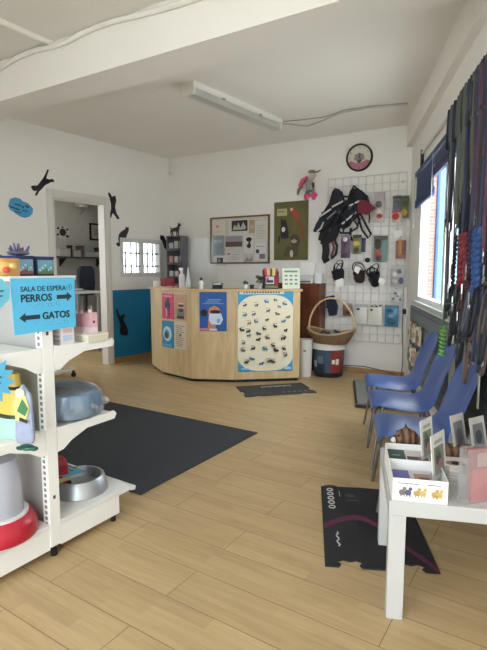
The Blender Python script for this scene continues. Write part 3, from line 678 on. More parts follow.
# wire grid on the back wall
g0, gt = BW.uv(336, 178, .03); g1, gb = BW.uv(403.5, 345, .03); gt = 2.40; g1 = 3.49; g0 = 2.53; gb = .40
grid = root('wire_grid', 'white wire grid panel fixed to the back wall', 'grid panel', BW.pt(g0, gb, .02), BW.ang)
GW = mat((212, 211, 208), .45, .1, var=.02)
b = MB(); nv, nh = 11, 21
for i in range(nv): b.tube([((g1 - g0) * i / (nv - 1), -.002, 0), ((g1 - g0) * i / (nv - 1), -.002, gt - gb)], .0042 if 0 < i < nv - 1 else .006, 6)
for j in range(nh): b.tube([(0, -.008, (gt - gb) * j / (nh - 1)), (g1 - g0, -.008, (gt - gb) * j / (nh - 1))], .0042 if 0 < j < nh - 1 else .006, 6)
b.build('mesh_wires', GW, grid)
for x in (.05, g1 - g0 - .05):
    for z in (.1, gt - gb - .1):
        MB().b2(x - .012, x + .012, -.01, .02, z - .012, z + .012).build('wall_bracket', GW, grid)
def hook(u, z, ln_=.1):
    h = tag(MB().tube([(0, 0, 0), (0, -ln_, .0), (0, -ln_ - .012, .018)], .003, 6).build('display_hook', CHROME, None, BW.pt(u, z, .032), BW.ang), 'short chrome hook holding goods on the white wire grid', 'hook', 'hooks on the wire grid')
# packs hanging on the grid
def pack(name, label, cat, x0, y0, x1, y1, body, blobs=(), header=None, off=.09, puff=.018, film=True, group=None):
    u0, z1 = BW.uv(x0, y0, off); u1, z0 = BW.uv(x1, y1, off); w, h = u1 - u0, z1 - z0
    o = root(name, label, cat, BW.pt((u0 + u1) / 2, z0, off), BW.ang, group)
    hh = h * .16
    b = MB(); rows = []
    n = 6
    top = h - hh
    for sgn in (-1, 1):
        rows = []
        for j in range(n + 1):
            rows.append([(w * (i / n - .5), sgn * puff * (math.sin(math.pi * i / n) * math.sin(math.pi * min(1, j / n * .9 + .05))) ** .6, top * j / n) for i in range(n + 1)])
        b.grid(rows)
    bmesh.ops.remove_doubles(b.bm, verts=b.bm.verts, dist=1e-5)
    b.build('bag', mat(body, .3, var=.12, scale=25), o, smooth=60)
    b = MB(); b.b2(-w / 2, w / 2, -.004, .004, top - .002, h); b.build('header_card', mat(header or body, .5), o)
    for (bx, bz, bw, bh, c) in blobs:
        MB().ell(((bx - .5) * w, -puff * .9, bz * h), (bw * w, .008, bh * h), 10, None, 6).build('goods', mat(c, .5, var=.2, scale=30), o, smooth=60)
    hook((u0 + u1) / 2, z1 - .012, off - .02)
    return o
pack('toy_pack', 'narrow clear pack with grey and red toys, top row of the grid', 'pack', 374, 193, 384, 222, (176, 170, 166), [(.5, .6, .3, .12, (96, 90, 90)), (.45, .38, .25, .08, (196, 190, 186)), (.6, .2, .3, .08, (160, 60, 66))], (172, 160, 158))
pack('toy_pack', 'grey rubber toy pack beside the green one, top row of the grid', 'pack', 393, 196, 401, 213, (108, 116, 124), [(.5, .45, .35, .25, (86, 94, 102))], (60, 64, 70))
pack('toy_pack', 'green and mustard pack at the top right of the grid', 'pack', 401, 196, 408.5, 218, (96, 100, 62), [(.5, .25, .4, .16, (176, 146, 76)), (.5, .65, .35, .12, (70, 84, 58))], (76, 92, 66))
pack('toy_pack', 'red and cream pack below the grey rubber toys', 'pack', 392, 211, 402, 222, (196, 178, 168), [(.4, .5, .35, .3, (176, 44, 44))], (186, 60, 56), off=.1)
def strap_px(pts, wd, off, th=.008, n=None, o0=None, W=BW):
    """flat webbing strap laid on a path"""
    b = MB(); P_ = []
    for x, y in pts:
        u, z = W.uv(x, y, off); P_.append(Vector((u - o0[0], -off, z - o0[1])))
    L_, Rr = [], []
    for i, p in enumerate(P_):
        t = P_[min(i + 1, len(P_) - 1)] - P_[max(0, i - 1)]; t.normalize(); s = Vector((-t.z, 0, t.x)) * wd / 2
        L_.append(p + s); Rr.append(p - s)
    rows = [[a + Vector((0, -th / 2, 0)), (a + c) / 2 + Vector((0, -th, 0)), c + Vector((0, -th / 2, 0)), c + Vector((0, th / 2, 0)), a + Vector((0, th / 2, 0)), a + Vector((0, -th / 2, 0))] for a, c in zip(L_, Rr)]
    b.grid(rows); bmesh.ops.remove_doubles(b.bm, verts=b.bm.verts, dist=1e-6)
    bmesh.ops.holes_fill(b.bm, edges=[e for e in b.bm.edges if len(e.link_faces) == 1], sides=8)
    return b
def wallthing(name, label, cat, x, y, off=.05, W=BW, group=None):
    o0 = W.uv(x, y, off)
    return root(name, label, cat, W.pt(o0[0], o0[1], 0), W.ang, group), o0
NAVY = mat((30, 32, 42), .75, var=.25, scale=40, bump=.2); REFL = mat((196, 196, 192), .35); DRED = mat((108, 34, 46), .7, var=.2); BLK = mat((22, 22, 28), .7, var=.3, scale=40, bump=.2)
def rib(nm, pts, wd, off, m, par, o0, th=.008, W=BW): return strap_px(pts, wd, off, th, None, o0, W).build(nm, m, par, smooth=40)
def pad(nm, pts, off, th, m, par, o0, W=BW):
    q = [W.uv(x, y, off) for x, y in pts]; b = MB(); b.prism([(u - o0[0], z - o0[1]) for u, z in q], -off - th / 2, -off + th / 2); return b.build(nm, m, par, bevel=th * .35)
h, o0 = wallthing('dog_harness', 'black dog harness with two slanting reflective stripes, left on the grid', 'harness', 333, 195, .1)
pad('vest', [(333, 190), (342, 191), (345, 202), (342, 212), (332, 222), (322, 232), (313, 232), (316, 224), (322, 214), (329, 203)], .1, .05, NAVY, h, o0)
pad('side_flap', [(321, 213), (341, 199), (343, 204), (323, 218)], .135, .014, BLK, h, o0); rib('reflective_stripe', [(319, 217), (331, 209)], .022, .15, REFL, h, o0, .004); rib('reflective_stripe', [(332, 207), (343, 201)], .02, .15, REFL, h, o0, .004); rib('reflective_stripe', [(317, 231.5), (321, 228), (323.5, 222)], .018, .14, REFL, h, o0, .004)
rib('handle', [(333, 192), (335, 189), (339, 190), (340, 194)], .022, .12, BLK, h, o0)
h, o0 = wallthing('dog_harness', 'long black harness with dangling straps at the lower left of the bunch', 'harness', 331, 225, .06)
pad('vest', [(323, 222), (338, 212), (342, 224), (336, 240), (328, 244), (318, 240)], .055, .04, BLK, h, o0)
rib('chest_strap', [(325, 240), (326, 250), (325, 258), (327, 262)], .09, .06, BLK, h, o0, .012); rib('belly_strap', [(333, 236), (337, 246), (336, 254), (331, 259)], .03, .07, BLK, h, o0); rib('lining', [(332, 240), (334, 248), (331, 257)], .025, .06, DRED, h, o0)
rib('reflective_stripe', [(327, 219), (336, 211)], .018, .16, mat((120, 122, 128), .4), h, o0, .004); MB().lathe([(.0, 0), (.014, 0), (.014, .006), (0, .006)], 12, M=Matrix.Translation((0, -.07, -.12)) @ Matrix.Rotation(R(90), 4, 'X')).build('buckle', BLACKM, h)
h, o0 = wallthing('dog_harness', 'black harness with a dark red saddle flap on the grid', 'harness', 355, 195, .1)
pad('vest', [(349, 194), (354, 188), (361, 190), (368, 196), (370, 204), (362, 213), (352, 222), (343, 224), (341, 217), (346, 206)], .1, .05, NAVY, h, o0)
pad('saddle_flap', [(357, 200), (366, 200), (376, 208), (367, 215), (358, 213)], .14, .016, DRED, h, o0); rib('reflective_stripe', [(342, 224), (349, 218), (356, 212)], .02, .145, REFL, h, o0, .004); rib('reflective_stripe', [(349, 206), (359, 201)], .018, .15, REFL, h, o0, .004)
rib('handle', [(350, 193), (354, 186), (359, 190)], .024, .12, BLK, h, o0)
rib('leg_loop', [(360, 213), (366, 225), (371, 234), (368, 238), (362, 230), (358, 216)], .024, .11, BLK, h, o0)
h, o0 = wallthing('dog_harness', 'black harness hanging behind the red flapped one with a low loop', 'harness', 348, 215, .05)
pad('vest', [(341, 206), (350, 204), (356, 214), (350, 226), (343, 230), (338, 224)], .055, .03, BLK, h, o0); rib('loop_strap', [(336, 228), (341, 233), (349, 233), (357, 228), (360, 218)], .022, .065, BLK, h, o0); rib('chest_strap', [(351, 228), (350, 236), (353, 241)], .03, .06, BLK, h, o0)
rib('drop_strap', [(369, 212), (369.5, 217), (369, 223)], .016, .07, BLK, h, o0)
h, o0 = wallthing('dog_harness', 'tangle of thin black harness straps in front of the bunch', 'harness', 345, 205, .15)
for pts, wd_ in ([(336, 206), (342, 214), (346, 222), (343, 232)], .02), ([(347, 200), (341, 212), (333, 224), (325, 236)], .025), ([(352, 198), (356, 208), (352, 218), (358, 226)], .02), ([(333, 214), (327, 228), (321, 244)], .028), ([(341, 196), (349, 197), (356, 194)], .022): rib('strap', pts, wd_, .15, BLK, h, o0)
for x, y in ((339, 212), (350, 208), (330, 230)):
    u_, z_ = BW.uv(x, y, .16); b = MB(); b.box((u_ - o0[0], -.165, z_ - o0[1]), (.03, .012, .04), ry=.5); b.build('buckle', mat((70, 72, 78), .4), h, bevel=.003)
pack('shampoo_pack', 'purple pack with a pale cap under the harnesses', 'pack', 341, 235, 350, 258, (84, 62, 88), [(.5, .8, .25, .1, (206, 196, 204)), (.5, .35, .3, .18, (100, 76, 104))], (150, 130, 150))
pack('toy_pack', 'yellow and green pack beside the purple one', 'pack', 353, 235, 361, 254, (120, 112, 66), [(.5, .55, .4, .14, (196, 168, 92)), (.5, .2, .32, .14, (74, 84, 58))], (56, 58, 60))
pack('toy_pack', 'slim dark blue item hanging right of the yellow pack', 'pack', 361.5, 238, 365.5, 252, (64, 70, 92), [(.5, .4, .3, .25, (52, 58, 84))], (70, 74, 88))
pack('toy_pack', 'teal backed pack with brown and red toys, second row of the grid', 'pack', 374, 236, 387, 262, (98, 122, 118), [(.32, .68, .24, .2, (66, 48, 46)), (.36, .35, .24, .12, (176, 84, 80)), (.4, .16, .22, .1, (104, 64, 60))], (84, 92, 90))
pack('toy_pack', 'brown chew pack with an orange stripe, second row right', 'pack', 396, 237, 405.5, 258.5, (138, 104, 82), [(.45, .5, .25, .4, (184, 122, 86)), (.8, .5, .18, .36, (116, 86, 70))], (206, 204, 200))
h, o0 = wallthing('price_tag', 'white paper tag above the brown chew pack', 'tag', 397, 236, .11)
pad('tag', [(393, 231), (402, 229), (403, 235), (395, 240)], .12, .003, PAPER, h, o0); MB().tube([(0, -.12, .04), (0, -.03, .09)], .002, 5).build('string', PAPER, h)
h, o0 = wallthing('rubber_disc', 'small black round disc on the wire grid', 'disc', 367.5, 260, .05)
MB().lathe([(0, 0), (.03, 0), (.03, .02), (.014, .024), (.012, .014), (0, .014)], 20, M=Matrix.Translation((0, -.04, 0)) @ Matrix.Rotation(R(90), 4, 'X')).build('disc', BLACKM, h, smooth=30)
# muzzles, third row
def muzzle(label, x, y, col, tagpts, long=1.0, w=1.0):
    h, o0 = wallthing('dog_muzzle', label, 'muzzle', x, y, .09)
    m = mat(col, .6, var=.3, scale=40, bump=.2); q = random.Random(int(x * 10))
    b = MB(); tl = q.uniform(-.35, .35); M = Matrix.Translation((0, -.105, -.04)) @ Matrix.Rotation(tl, 4, 'Y') @ Matrix.Rotation(R(25), 4, 'X')
    b.lathe([(0, -.11 * long), (.026 * w, -.108 * long), (.04 * w, -.085 * long), (.05 * w, -.02), (.054 * w, .03), (.047 * w, .03), (.03 * w, -.085 * long), (0, -.1 * long)], 14, sy=.8, M=M); b.build('nose_basket', m, h, smooth=50)
    for k in range(3):
        an = q.uniform(0, 3.1); c = Vector((q.uniform(-.02, .02), -.108, q.uniform(-.02, .05))); ex_ = Vector((math.cos(an), .35 * q.uniform(-1, 1), .8 * math.sin(an))); ey_ = Vector((-.4 * math.sin(an), .4, .9 * math.cos(an)))
        MB().tube([c + ex_ * (.06 * w * math.cos(t)) + ey_ * (.062 * w * math.sin(t)) for t in [2 * math.pi * i / 20 for i in range(20)]], .0085, 6, closed=True, flat=.5).build('strap', m, h, smooth=60)
    MB().tube([(-.03, -.09, -.0), (-.055 * w, -.07, -.09), (-.03 * w, -.06, -.15)], .008, 6, flat=.5).build('loose_strap', m, h, smooth=60)
    if tagpts:
        pad('tag', tagpts, .16, .003, PAPER, h, o0)
    return h
muzzle('black muzzle with a white tag below the harnesses, third row', 338.5, 270, (36, 34, 42), [(335, 280.5), (343, 278), (344, 286), (336.5, 287.5)], .98, 1.5)
muzzle('black and brown muzzle in the middle of the third row', 359.5, 271, (54, 46, 44), [(355, 266), (361, 268), (358, 274), (354, 271)], 1.0, 1.35)
muzzle('long black muzzle with a white tag, third row right', 374, 272, (26, 28, 34), [(380, 277), (386, 281), (383, 286), (378, 282)], 1.35, 1.25)
pack('toy_pack', 'see-through pack of grey and lilac pieces, third row right end', 'pack', 391, 265, 404.5, 287, (172, 170, 168), [(.3, .6, .2, .14, (206, 204, 204)), (.6, .7, .2, .1, (120, 116, 116)), (.75, .3, .18, .16, (96, 90, 122)), (.35, .25, .2, .12, (196, 190, 186))], (186, 184, 182))
pack('bead_pack', 'small pale dotted pack below the lilac pieces', 'pack', 391, 289, 402.5, 303, (206, 206, 206), [(.25, .3, .12, .1, (120, 130, 150)), (.6, .5, .12, .1, (140, 140, 150)), (.4, .7, .12, .1, (110, 120, 140)), (.8, .25, .12, .1, (130, 130, 140))], (200, 200, 200), off=.06)
pack('pet_shirt_pack', 'white pack with a small dark print, left of two on the fourth row', 'pack', 355, 304, 367, 324, (216, 213, 206), [(.3, .75, .14, .06, (60, 58, 60))], (176, 178, 178))
pack('pet_shirt_pack', 'white pack with black paw marks, right of two on the fourth row', 'pack', 368.5, 304, 382, 325, (218, 215, 206), [(.25, .72, .1, .05, (44, 44, 46)), (.6, .9, .1, .04, (30, 30, 32)), (.85, .94, .08, .04, (30, 30, 32)), (.3, .9, .14, .03, (70, 72, 74))], (206, 204, 198))
pack('blue_pack', 'blue bottle pack at the right end of the fourth row', 'pack', 385, 305, 398, 327, (64, 126, 158), [(.4, .75, .22, .08, (40, 90, 124)), (.5, .5, .25, .08, (120, 170, 196)), (.5, .25, .35, .14, (50, 96, 116))], (86, 132, 158))
pack('toy_pack', 'brown and red pack behind the basket handle', 'pack', 343, 303, 352, 316, (124, 98, 86), [(.4, .6, .25, .2, (170, 120, 104)), (.6, .3, .25, .16, (86, 62, 58))], (150, 140, 132), off=.06)
h, o0 = wallthing('dog_harness', 'dark blue folded harness seen through the basket handle', 'harness', 331, 300, .08)
pad('vest', [(325, 297), (334, 295), (338, 306), (337, 315), (329, 316), (327, 306)], .08, .04, mat((36, 42, 62), .7, var=.2), h, o0); rib('strap', [(323, 300), (316, 306), (322, 308), (330, 306)], .025, .09, mat((60, 66, 80), .6), h, o0)

# cabinet, bin, bucket and basket
pc_ = at_z(303, 366); 
MAHO = wood_mat((92, 48, 34), (128, 74, 52), .35, (8, 8, 1))
ca, cz = BW.uv(304, 283, .2); cb, _ = BW.uv(326.5, 300, .2); cb = min(cb, 2.515)
cab = root('wooden_cabinet', 'dark reddish wood cabinet between the counter and the wire grid', 'cabinet', BW.pt(cb, 0, .1), BW.ang)
cw = .62; CH = BW.uv(315, 283.5, .2)[1]
b = MB(); b.b2(-cw, 0, -.1, .095, .0, CH - .02); b.build('carcass', MAHO, cab, bevel=.003)
b = MB(); b.b2(-cw - .01, .01, -.112, .098, CH - .02, CH); b.build('top', MAHO, cab, bevel=.003)
for i in range(2):
    d = MB().b2(-cw + .01 + i * .305, -.315 + i * .31, -.112, -.1, .08, CH - .04).build('door', wood_mat((84, 40, 26), (122, 68, 44), .35, (8, 8, 1)), cab, bevel=.002)
    MB().ell((-.335 + i * .05, -.12, .6), (.01, .01, .01)).build('knob', CHROME, d, smooth=60)
pr = root('printer', 'white tray printer on the dark wood cabinet', 'printer', BW.pt(cb - .2, CH, .1), BW.ang)
b = MB(); b.b2(-.17, .09, -.1, .08, 0, .04); b.b2(-.16, .08, -.02, .08, .04, .1); b.build('body', mat((214, 214, 212), .4), pr, bevel=.008)
b = MB(); b.b2(-.14, .07, -.112, -.1, .018, .028); b.build('tray', mat((60, 60, 64), .5), pr)
b = MB(); b.box((-.04, .05, .18), (.2, .004, .18), rx=-.25); b.build('paper_feed', PAPER, pr)
cu = root('white_cup', 'plain white plastic tumbler on the cabinet edge', 'cup', BW.pt(cb - .055, CH, .13), BW.ang)
MB().lathe([(0, 0), (.046, 0), (.056, .13), (.052, .13), (.044, .006), (0, .006)], 20).build('tumbler', mat((220, 222, 222), .35), cu, smooth=40)
# white bin
bp_ = at_z(306, 378.5)
bn_ = root('waste_bin', 'tall white plastic bin beside the counter end', 'bin', (.75, 5.92, 0))
MB().lathe([(0, 0), (.07, 0), (.073, .01), (.086, .43), (.091, .44), (.089, .45), (.082, .445), (.068, .012), (0, .012)], 28).build('body', mat((222, 221, 216), .45), bn_, smooth=40)
b = MB(); b.box((-.02, -.08, .32), (.03, .012, .02)); b.build('green_mark', mat((90, 130, 80), .5), bn_)
bk = at_z(328.5, 378)
BX, BY = bk.x + .025, bk.y + .165
bu = root('feed_bucket', 'large round tub with a white lid and blue and red label', 'bucket', (BX, BY, 0))
rb, rt, hb = .172, .19, .395
MB().lathe([(0, 0), (rb - .01, 0), (rb, .012), (rt, hb), (0, hb)], 36).build('tub', mat((32, 40, 54), .4), bu, smooth=40)
# label wraps the tub
def wrap(a0, a1, z0, z1, m, nm='label', ex=.002, n=14):
    b = MB(); rows = []
    for j in range(2):
        z = (z0, z1)[j]; r = rb + (rt - rb) * z / hb + ex
        rows.append([(r * math.cos(R(a0 + (a1 - a0) * i / n)), r * math.sin(R(a0 + (a1 - a0) * i / n)), z) for i in range(n + 1)])
    b.grid(rows); return b.build(nm, m, bu, smooth=60)
wrap(180, 360, .06, hb - .03, mat((62, 80, 98), .4), ex=.002); wrap(268, 318, .06, hb - .03, mat((132, 52, 48), .4), ex=.004); wrap(196, 246, .06, .17, mat((30, 52, 70), .4), ex=.004)
wrap(192, 212, .12, .2, mat((150, 176, 186), .4), ex=.006); wrap(272, 284, .17, .22, mat((226, 220, 214), .4), ex=.006); wrap(287, 300, .16, .23, mat((222, 214, 208), .4), ex=.006); wrap(218, 240, .17, .26, mat((96, 120, 132), .4), ex=.006)
MB().lathe([(rt - .004, hb - .06), (rt + .006, hb - .06), (rt + .008, hb - .005), (rt + .004, hb + .012), (rt - .03, hb + .012), (rt - .035, hb + .002), (0, hb + .002), (0, hb - .01), (rt - .004, hb - .01)], 36).build('lid', mat((222, 220, 214), .4), bu, smooth=30)
for s in (-1, 1): MB().ell((s * (rt + .004), 0, hb - .05), (.012, .02, .02)).build('handle_lug', mat((200, 198, 192), .4), bu, smooth=60)
# basket
zb0 = hb + .012
WIK = mat((124, 98, 70), .75, var=.35, scale=60, bump=.5); WIK2 = mat((164, 138, 104), .7, var=.25, scale=60, bump=.4)
bs = root('wicker_basket', 'wide wicker basket with a tall hoop handle on the feed tub', 'basket', (BX + .01, BY - .085, zb0), BW.ang)
b = MB(); N = 34; nr = 9
for j in range(nr):
    t = j / (nr - 1); r0 = .185 + .1 * t ** .8; z = .012 + .125 * t
    b.tube([(r0 * math.cos(2 * math.pi * i / 68) * (1 + .018 * (-1) ** (i + j)), r0 * .68 * math.sin(2 * math.pi * i / 68) * (1 + .018 * (-1) ** (i + j)), z + .028 * t * math.cos(4 * math.pi * i / 68)) for i in range(68)], .011, 6, closed=True)
b.build('weave', WIK, bs, smooth=60)
b = MB(); b.lathe([(0, 0), (.19, 0), (.19, .01), (0, .01)], 32, sy=.68); b.build('bottom', WIK, bs)
b = MB(); b.tube([(.292 * math.cos(2 * math.pi * i / 68), .292 * .68 * math.sin(2 * math.pi * i / 68), .15 + .03 * math.cos(4 * math.pi * i / 68)) for i in range(68)], .015, 8, closed=True); b.build('rim', WIK2, bs, smooth=60)
b = MB(); b.tube([(.285 * math.cos(R(a)), 0, .15 + .36 * math.sin(R(a)) + (.03 if 0 < a < 180 else 0)) for a in range(-8, 189, 7)], .012, 8); b.build('handle', mat((196, 172, 136), .65, var=.2, scale=60, bump=.3), bs, smooth=60)
for i, (dx, dy, c, lb) in enumerate([(-.09, .0, (52, 68, 92), 'dark blue folded cloth toy lying in the wicker basket'), (.06, .03, (60, 84, 120), 'blue knotted rope toy in the wicker basket'), (.0, -.08, (190, 186, 178), 'pale paper pack lying in the wicker basket')]):
    q = root('pet_toy', lb, 'toy', (BX + .01 + dx, BY - .085 + dy, zb0 + .02), .5 * i)
    b = MB(); b.ell((0, 0, .05), (.08, .05, .05)); b.build('body', mat(c, .7, var=.25, scale=30), q, smooth=60)
    MB().tube([(-.06, 0, .07), (0, .01, .13), (.06, 0, .09)], [.02, .016, .02], 8).build('loop', mat(tuple(int(v * .8) for v in c), .7), q, smooth=60)
# weighing scale
sp_ = Vector((1.325, 4.97, 0))
s_ = root('weighing_platform', 'low grey pet weighing platform on the floor by the far chair', 'scale', sp_, R(-11))
b = MB(); b.b2(-.17, .17, -.5, .5, .03, .055); b.build('platform', mat((132, 136, 132), .4, .4), s_, bevel=.005)
b = MB(); b.b2(-.185, .185, -.515, .515, .012, .03); b.build('base', mat((48, 44, 42), .6), s_)
for x in (-.15, .15):
    for y in (-.45, .45): MB().cyl((x, y, 0), (x, y, .013), .02).build('foot', BLACKM, s_)
# plug and cable on the corner
u, z = RW.uv(406, 312, .02)
o = root('wall_plug', 'black plug with a cable dangling by the wall corner', 'plug', RW.pt(.06, z, 0), RW.ang)
b = MB(); b.b2(-.03, .03, -.012, 0, -.04, .04); b.build('socket', WHITE, o, bevel=.003); MB().b2(-.025, .025, -.05, -.012, -.03, .03).build('plug', BLACKM, o, bevel=.006)
MB().tube([(0, -.045, -.03), (.01, -.05, -.2), (-.01, -.03, -.45), (.0, -.03, -.62), (-.015, -.04, -z + .02)], .005, 6).build('cable', BLACKM, o, smooth=60)
cord('floor_cable', 'thin dark cable along the back wall skirting', [BW.pt(2.55, .08, .02), BW.pt(2.8, .075, .02), BW.pt(3.05, .085, .02), BW.pt(3.25, .06, .025), BW.pt(3.45, .03, .03)], .005, BLACKM)

# ------------------------------------------------------------------ floor coverings
c0 = at_z(257.5, 433.5); ang = R(-33)
b = MB(); b.b2(-3.1, 0, -1.28, 0, 0.001, .009); tag(b.build('carpet', mat((56, 59, 65), .95, var=.18, scale=90, bump=.3), None, c0, ang), 'large dark grey carpet in the middle of the wooden floor', 'carpet')
A = [at_z(236.5, 386.5), at_z(304, 381.6), at_z(317, 393), at_z(246, 397.5)]
o0 = A[3]; ex = (A[2] - A[3]); a_ = math.atan2(ex.y, ex.x)
mw, mh = ex.length, .46
m1 = root('counter_mat', 'grey doormat with bone shaped notches in front of the counter', 'mat', (o0.x, o0.y, 0), a_)
def notch_edge(x, y0, y1, s):
    """bone-end notch in a side edge"""
    m = (y0 + y1) / 2
    return [(x, y0), (x + s * .02, y0 + .01), (x + s * .035, m - .02), (x + s * .02, m), (x + s * .035, m + .02), (x + s * .02, y1 - .01), (x, y1)]
pl = [(0, 0), (mw * .12, 0), (mw * .14, .022), (mw * .2, .022), (mw * .22, 0), (mw * .78, 0), (mw * .8, .022), (mw * .86, .022), (mw * .88, 0), (mw, 0)] + notch_edge(mw, .1, .22, -1) + [(mw, mh), (0, mh)] + notch_edge(0, .22, .1, 1)[0:]
b = MB(); b.plate(pl, .001, .008); b.build('pile', mat((66, 66, 66), .95, var=.12, scale=80), m1)
b = MB()
for i in range(13): b.b2(mw * (.34 + i * .035), mw * (.34 + i * .035) + .018, mh * .72 + .01 * (i % 3), mh * .84 - .008 * (i % 2), .0082, .009)
b.build('white_print', mat((176, 174, 168), .9), m1)
b = MB()
for i in range(5): b.plate([(mw * (.56 + i * .08) + x, mh * .2 + y) for x, y in arc(0, 0, .018, .014, n=10)], .0082, .009)
b.build('paw_print', mat((128, 126, 122), .9), m1)
B_ = [at_z(325, 567), at_z(440.5, 574.5), at_z(321, 487)]
ex = B_[1] - B_[0]; a_ = math.atan2(ex.y, ex.x); mw = ex.length; ey = B_[2] - B_[0]; mh = ey.length; sk = ey.dot(ex.normalized())
m2 = root('table_mat', 'black mat with a magenta curve and white icons under the table', 'mat', (B_[0].x, B_[0].y, 0), a_)
def bump_(x0): return [(x0, 0), (x0 + .01, .02), (x0 - .008, .04), (x0 + .02, .055), (x0 + .05, .045), (x0 + .08, .055), (x0 + .108, .04), (x0 + .09, .02), (x0 + .1, 0)]
mh2 = mh
pl = [(0, 0)] + bump_(.06) + bump_(mw - .16) + [(mw, 0), (mw * .985 + sk * .9, mh2 * .97), (mw * .5 + sk, mh2), (sk, mh2)]
b = MB(); b.plate(pl, .001, .007); b.build('pile', mat((42, 41, 43), .95, var=.15, scale=80), m2)
MAG = mat((96, 42, 70), .9)
b = MB(); prev = None
def curve(t): return (sk * .6 * (1 - t) + mw * t * .99, mh2 * (.42 + .13 * math.sin(math.pi * min(1, t * 1.25)) - (max(0, t - .35) / .65) ** 1.8 * .40))
for i in range(20):
    p, q = curve(i / 20), curve((i + 1) / 20); hw = .024
    b.plate([(p[0], p[1] - hw), (q[0], q[1] - hw), (q[0], q[1] + hw), (p[0], p[1] + hw)], .0072, .008)
b.build('magenta_curve', MAG, m2)
b = MB()
PRT = mat((186, 184, 180), .9); b.bm.free()
for i in range(5): MB().tube([(sk * .9 + .05 + .016 * math.cos(2 * math.pi * k / 12), mh2 * (.94 - i * .065) + .016 * math.sin(2 * math.pi * k / 12), .0075) for k in range(12)], .0035, 5, closed=True).build('round_icon', PRT, m2)
b = MB()
for i in range(7): b.b2(sk * .9 + .1 + .0, sk * .9 + .104, mh2 * .84 + i * .01, mh2 * .84 + i * .01 + .006, .0072, .008)
b.build('lettering', PRT, m2); b = MB(); b.tube([(sk * .4 + .065 + .006 * math.sin(i * 1.7), mh2 * .2 + i * .014, .0075) for i in range(10)], .004, 5); b.build('script_lettering', PRT, m2); b = MB()
for i in range(5): b.box((mw * .68 + i * .022, mh2 * .64 - i * .008, .0076), (.012, .05, .0008), rz=-.4 + .5 * (i % 2))
b.build('lettering', PRT, m2)
b = MB(); b.plate([(sk + .16 + x, mh2 * .86 + y) for x, y in arc(0, 0, .03, .02, n=12)], .0072, .008); b.b2(sk + .13, sk + .2, mh2 * .78, mh2 * .8, .0072, .008); b.build('grey_print', mat((66, 66, 70), .9), m2)
b = MB(); b.plate([(sk + .055 + x, mh2 + .002 + y) for x, y in arc(0, 0, .04, .02, 0, 180, n=10)], .001, .006); b.build('tab', MAG, m2)

# ------------------------------------------------------------------ chairs
BLUE = mat((54, 86, 150), .32, var=.05, scale=4, spec=.5)
LEGM = mat((132, 124, 116), .35, .8)
def chair():
    o = root('plastic_chair', '', 'chair', (0, 0, 0))
    prof = [(-.225, .372, .36), (-.238, .395, .40), (-.235, .425, .42), (-.205, .446, .44), (-.15, .452, .46), (-.07, .444, .47), (.01, .434, .47), (.07, .436, .47), (.115, .455, .46), (.15, .495, .45), (.185, .57, .45), (.225, .67, .45), (.258, .745, .43), (.276, .785, .37), (.282, .802, .28)]
    rows = []
    for (y, z, w) in prof:
        row = []
        for k in range(9):
            s = (k / 8 - .5) * 2
            back = max(0, min(1, (z - .47) / .12)); e = abs(s) ** 3
            fr = 1 if y > -.2 else .35
            row.append((s * w / 2, y - back * .04 * e + back * .02 * e * (abs(s) > .9), z - (1 - back) * .035 * e * fr))
        rows.append(row)
    b = MB(); b.grid(rows); b.build('seat_shell', BLUE, o, smooth=80, solid=.008, sub=2)
    for sx in (-1, 1):
        MB().tube([(sx * .16, -.16, .434), (sx * .185, -.2, .2), (sx * .205, -.23, 0.0)], .0095, 10).build('leg', LEGM, o, smooth=60)
        MB().tube([(sx * .16, .1, .42), (sx * .185, .18, .2), (sx * .205, .25, 0.0)], .0095, 10).build('leg', LEGM, o, smooth=60)
        MB().tube([(sx * .16, -.16, .43), (sx * .165, -.05, .42), (sx * .16, .1, .418)], .01, 8).build('seat_rail', LEGM, o, smooth=60)
    MB().tube([(-.16, -.02, .418), (.16, -.02, .418)], .01, 8).build('cross_bar', LEGM, o, smooth=60)
    return o
def copy_tree(o, parent=None):
    c = o.copy(); COL.objects.link(c)
    if parent: c.parent = parent
    for ch in list(o.children): copy_tree(ch, c)
    return c
ch0 = chair()
def wall_u(x, y):
    d = Vector((x, y, 0)) - RW.p; return d.dot(RW.u)
spots = [(wall_u(1.25, 3.76), .33, 'blue plastic chair farthest along the window wall by the weighing platform'), (wall_u(1.14, 3.21), .33, 'middle blue plastic chair of the row of three'), (wall_u(1.04, 2.64), .33, 'blue plastic chair closest to the white table')]
for i, (u, off, lb) in enumerate(spots):
    c = ch0 if i == 0 else copy_tree(ch0)
    c.location = RW.pt(u, 0, off); c.rotation_euler.z = RW.ang; c['label'] = lb; c['group'] = 'blue chairs in a row'

# ------------------------------------------------------------------ white table
TC = Vector((.525, 1.70, 0)); TA = R(-12); TS = .55; TH = .456
tb = root('side_table', 'low white square table by the chairs', 'table', TC, TA)
LACK = mat((190, 190, 187), .35, var=.015)
b = MB(); b.b2(0, TS, 0, TS, TH - .055, TH); b.build('tabletop', LACK, tb, bevel=.002)
for x in (0, TS - .06):
    for y in (0, TS - .06):
        b = MB(); b.b2(x + .001, x + .06, y + .001, y + .06, 0, TH - .055); b.build('leg', LACK, tb, bevel=.002)
TM = Matrix.Translation(TC) @ Matrix.Rotation(TA, 4, 'Z')
def tp(x, y, z=TH): return TM @ Vector((x, y, z))
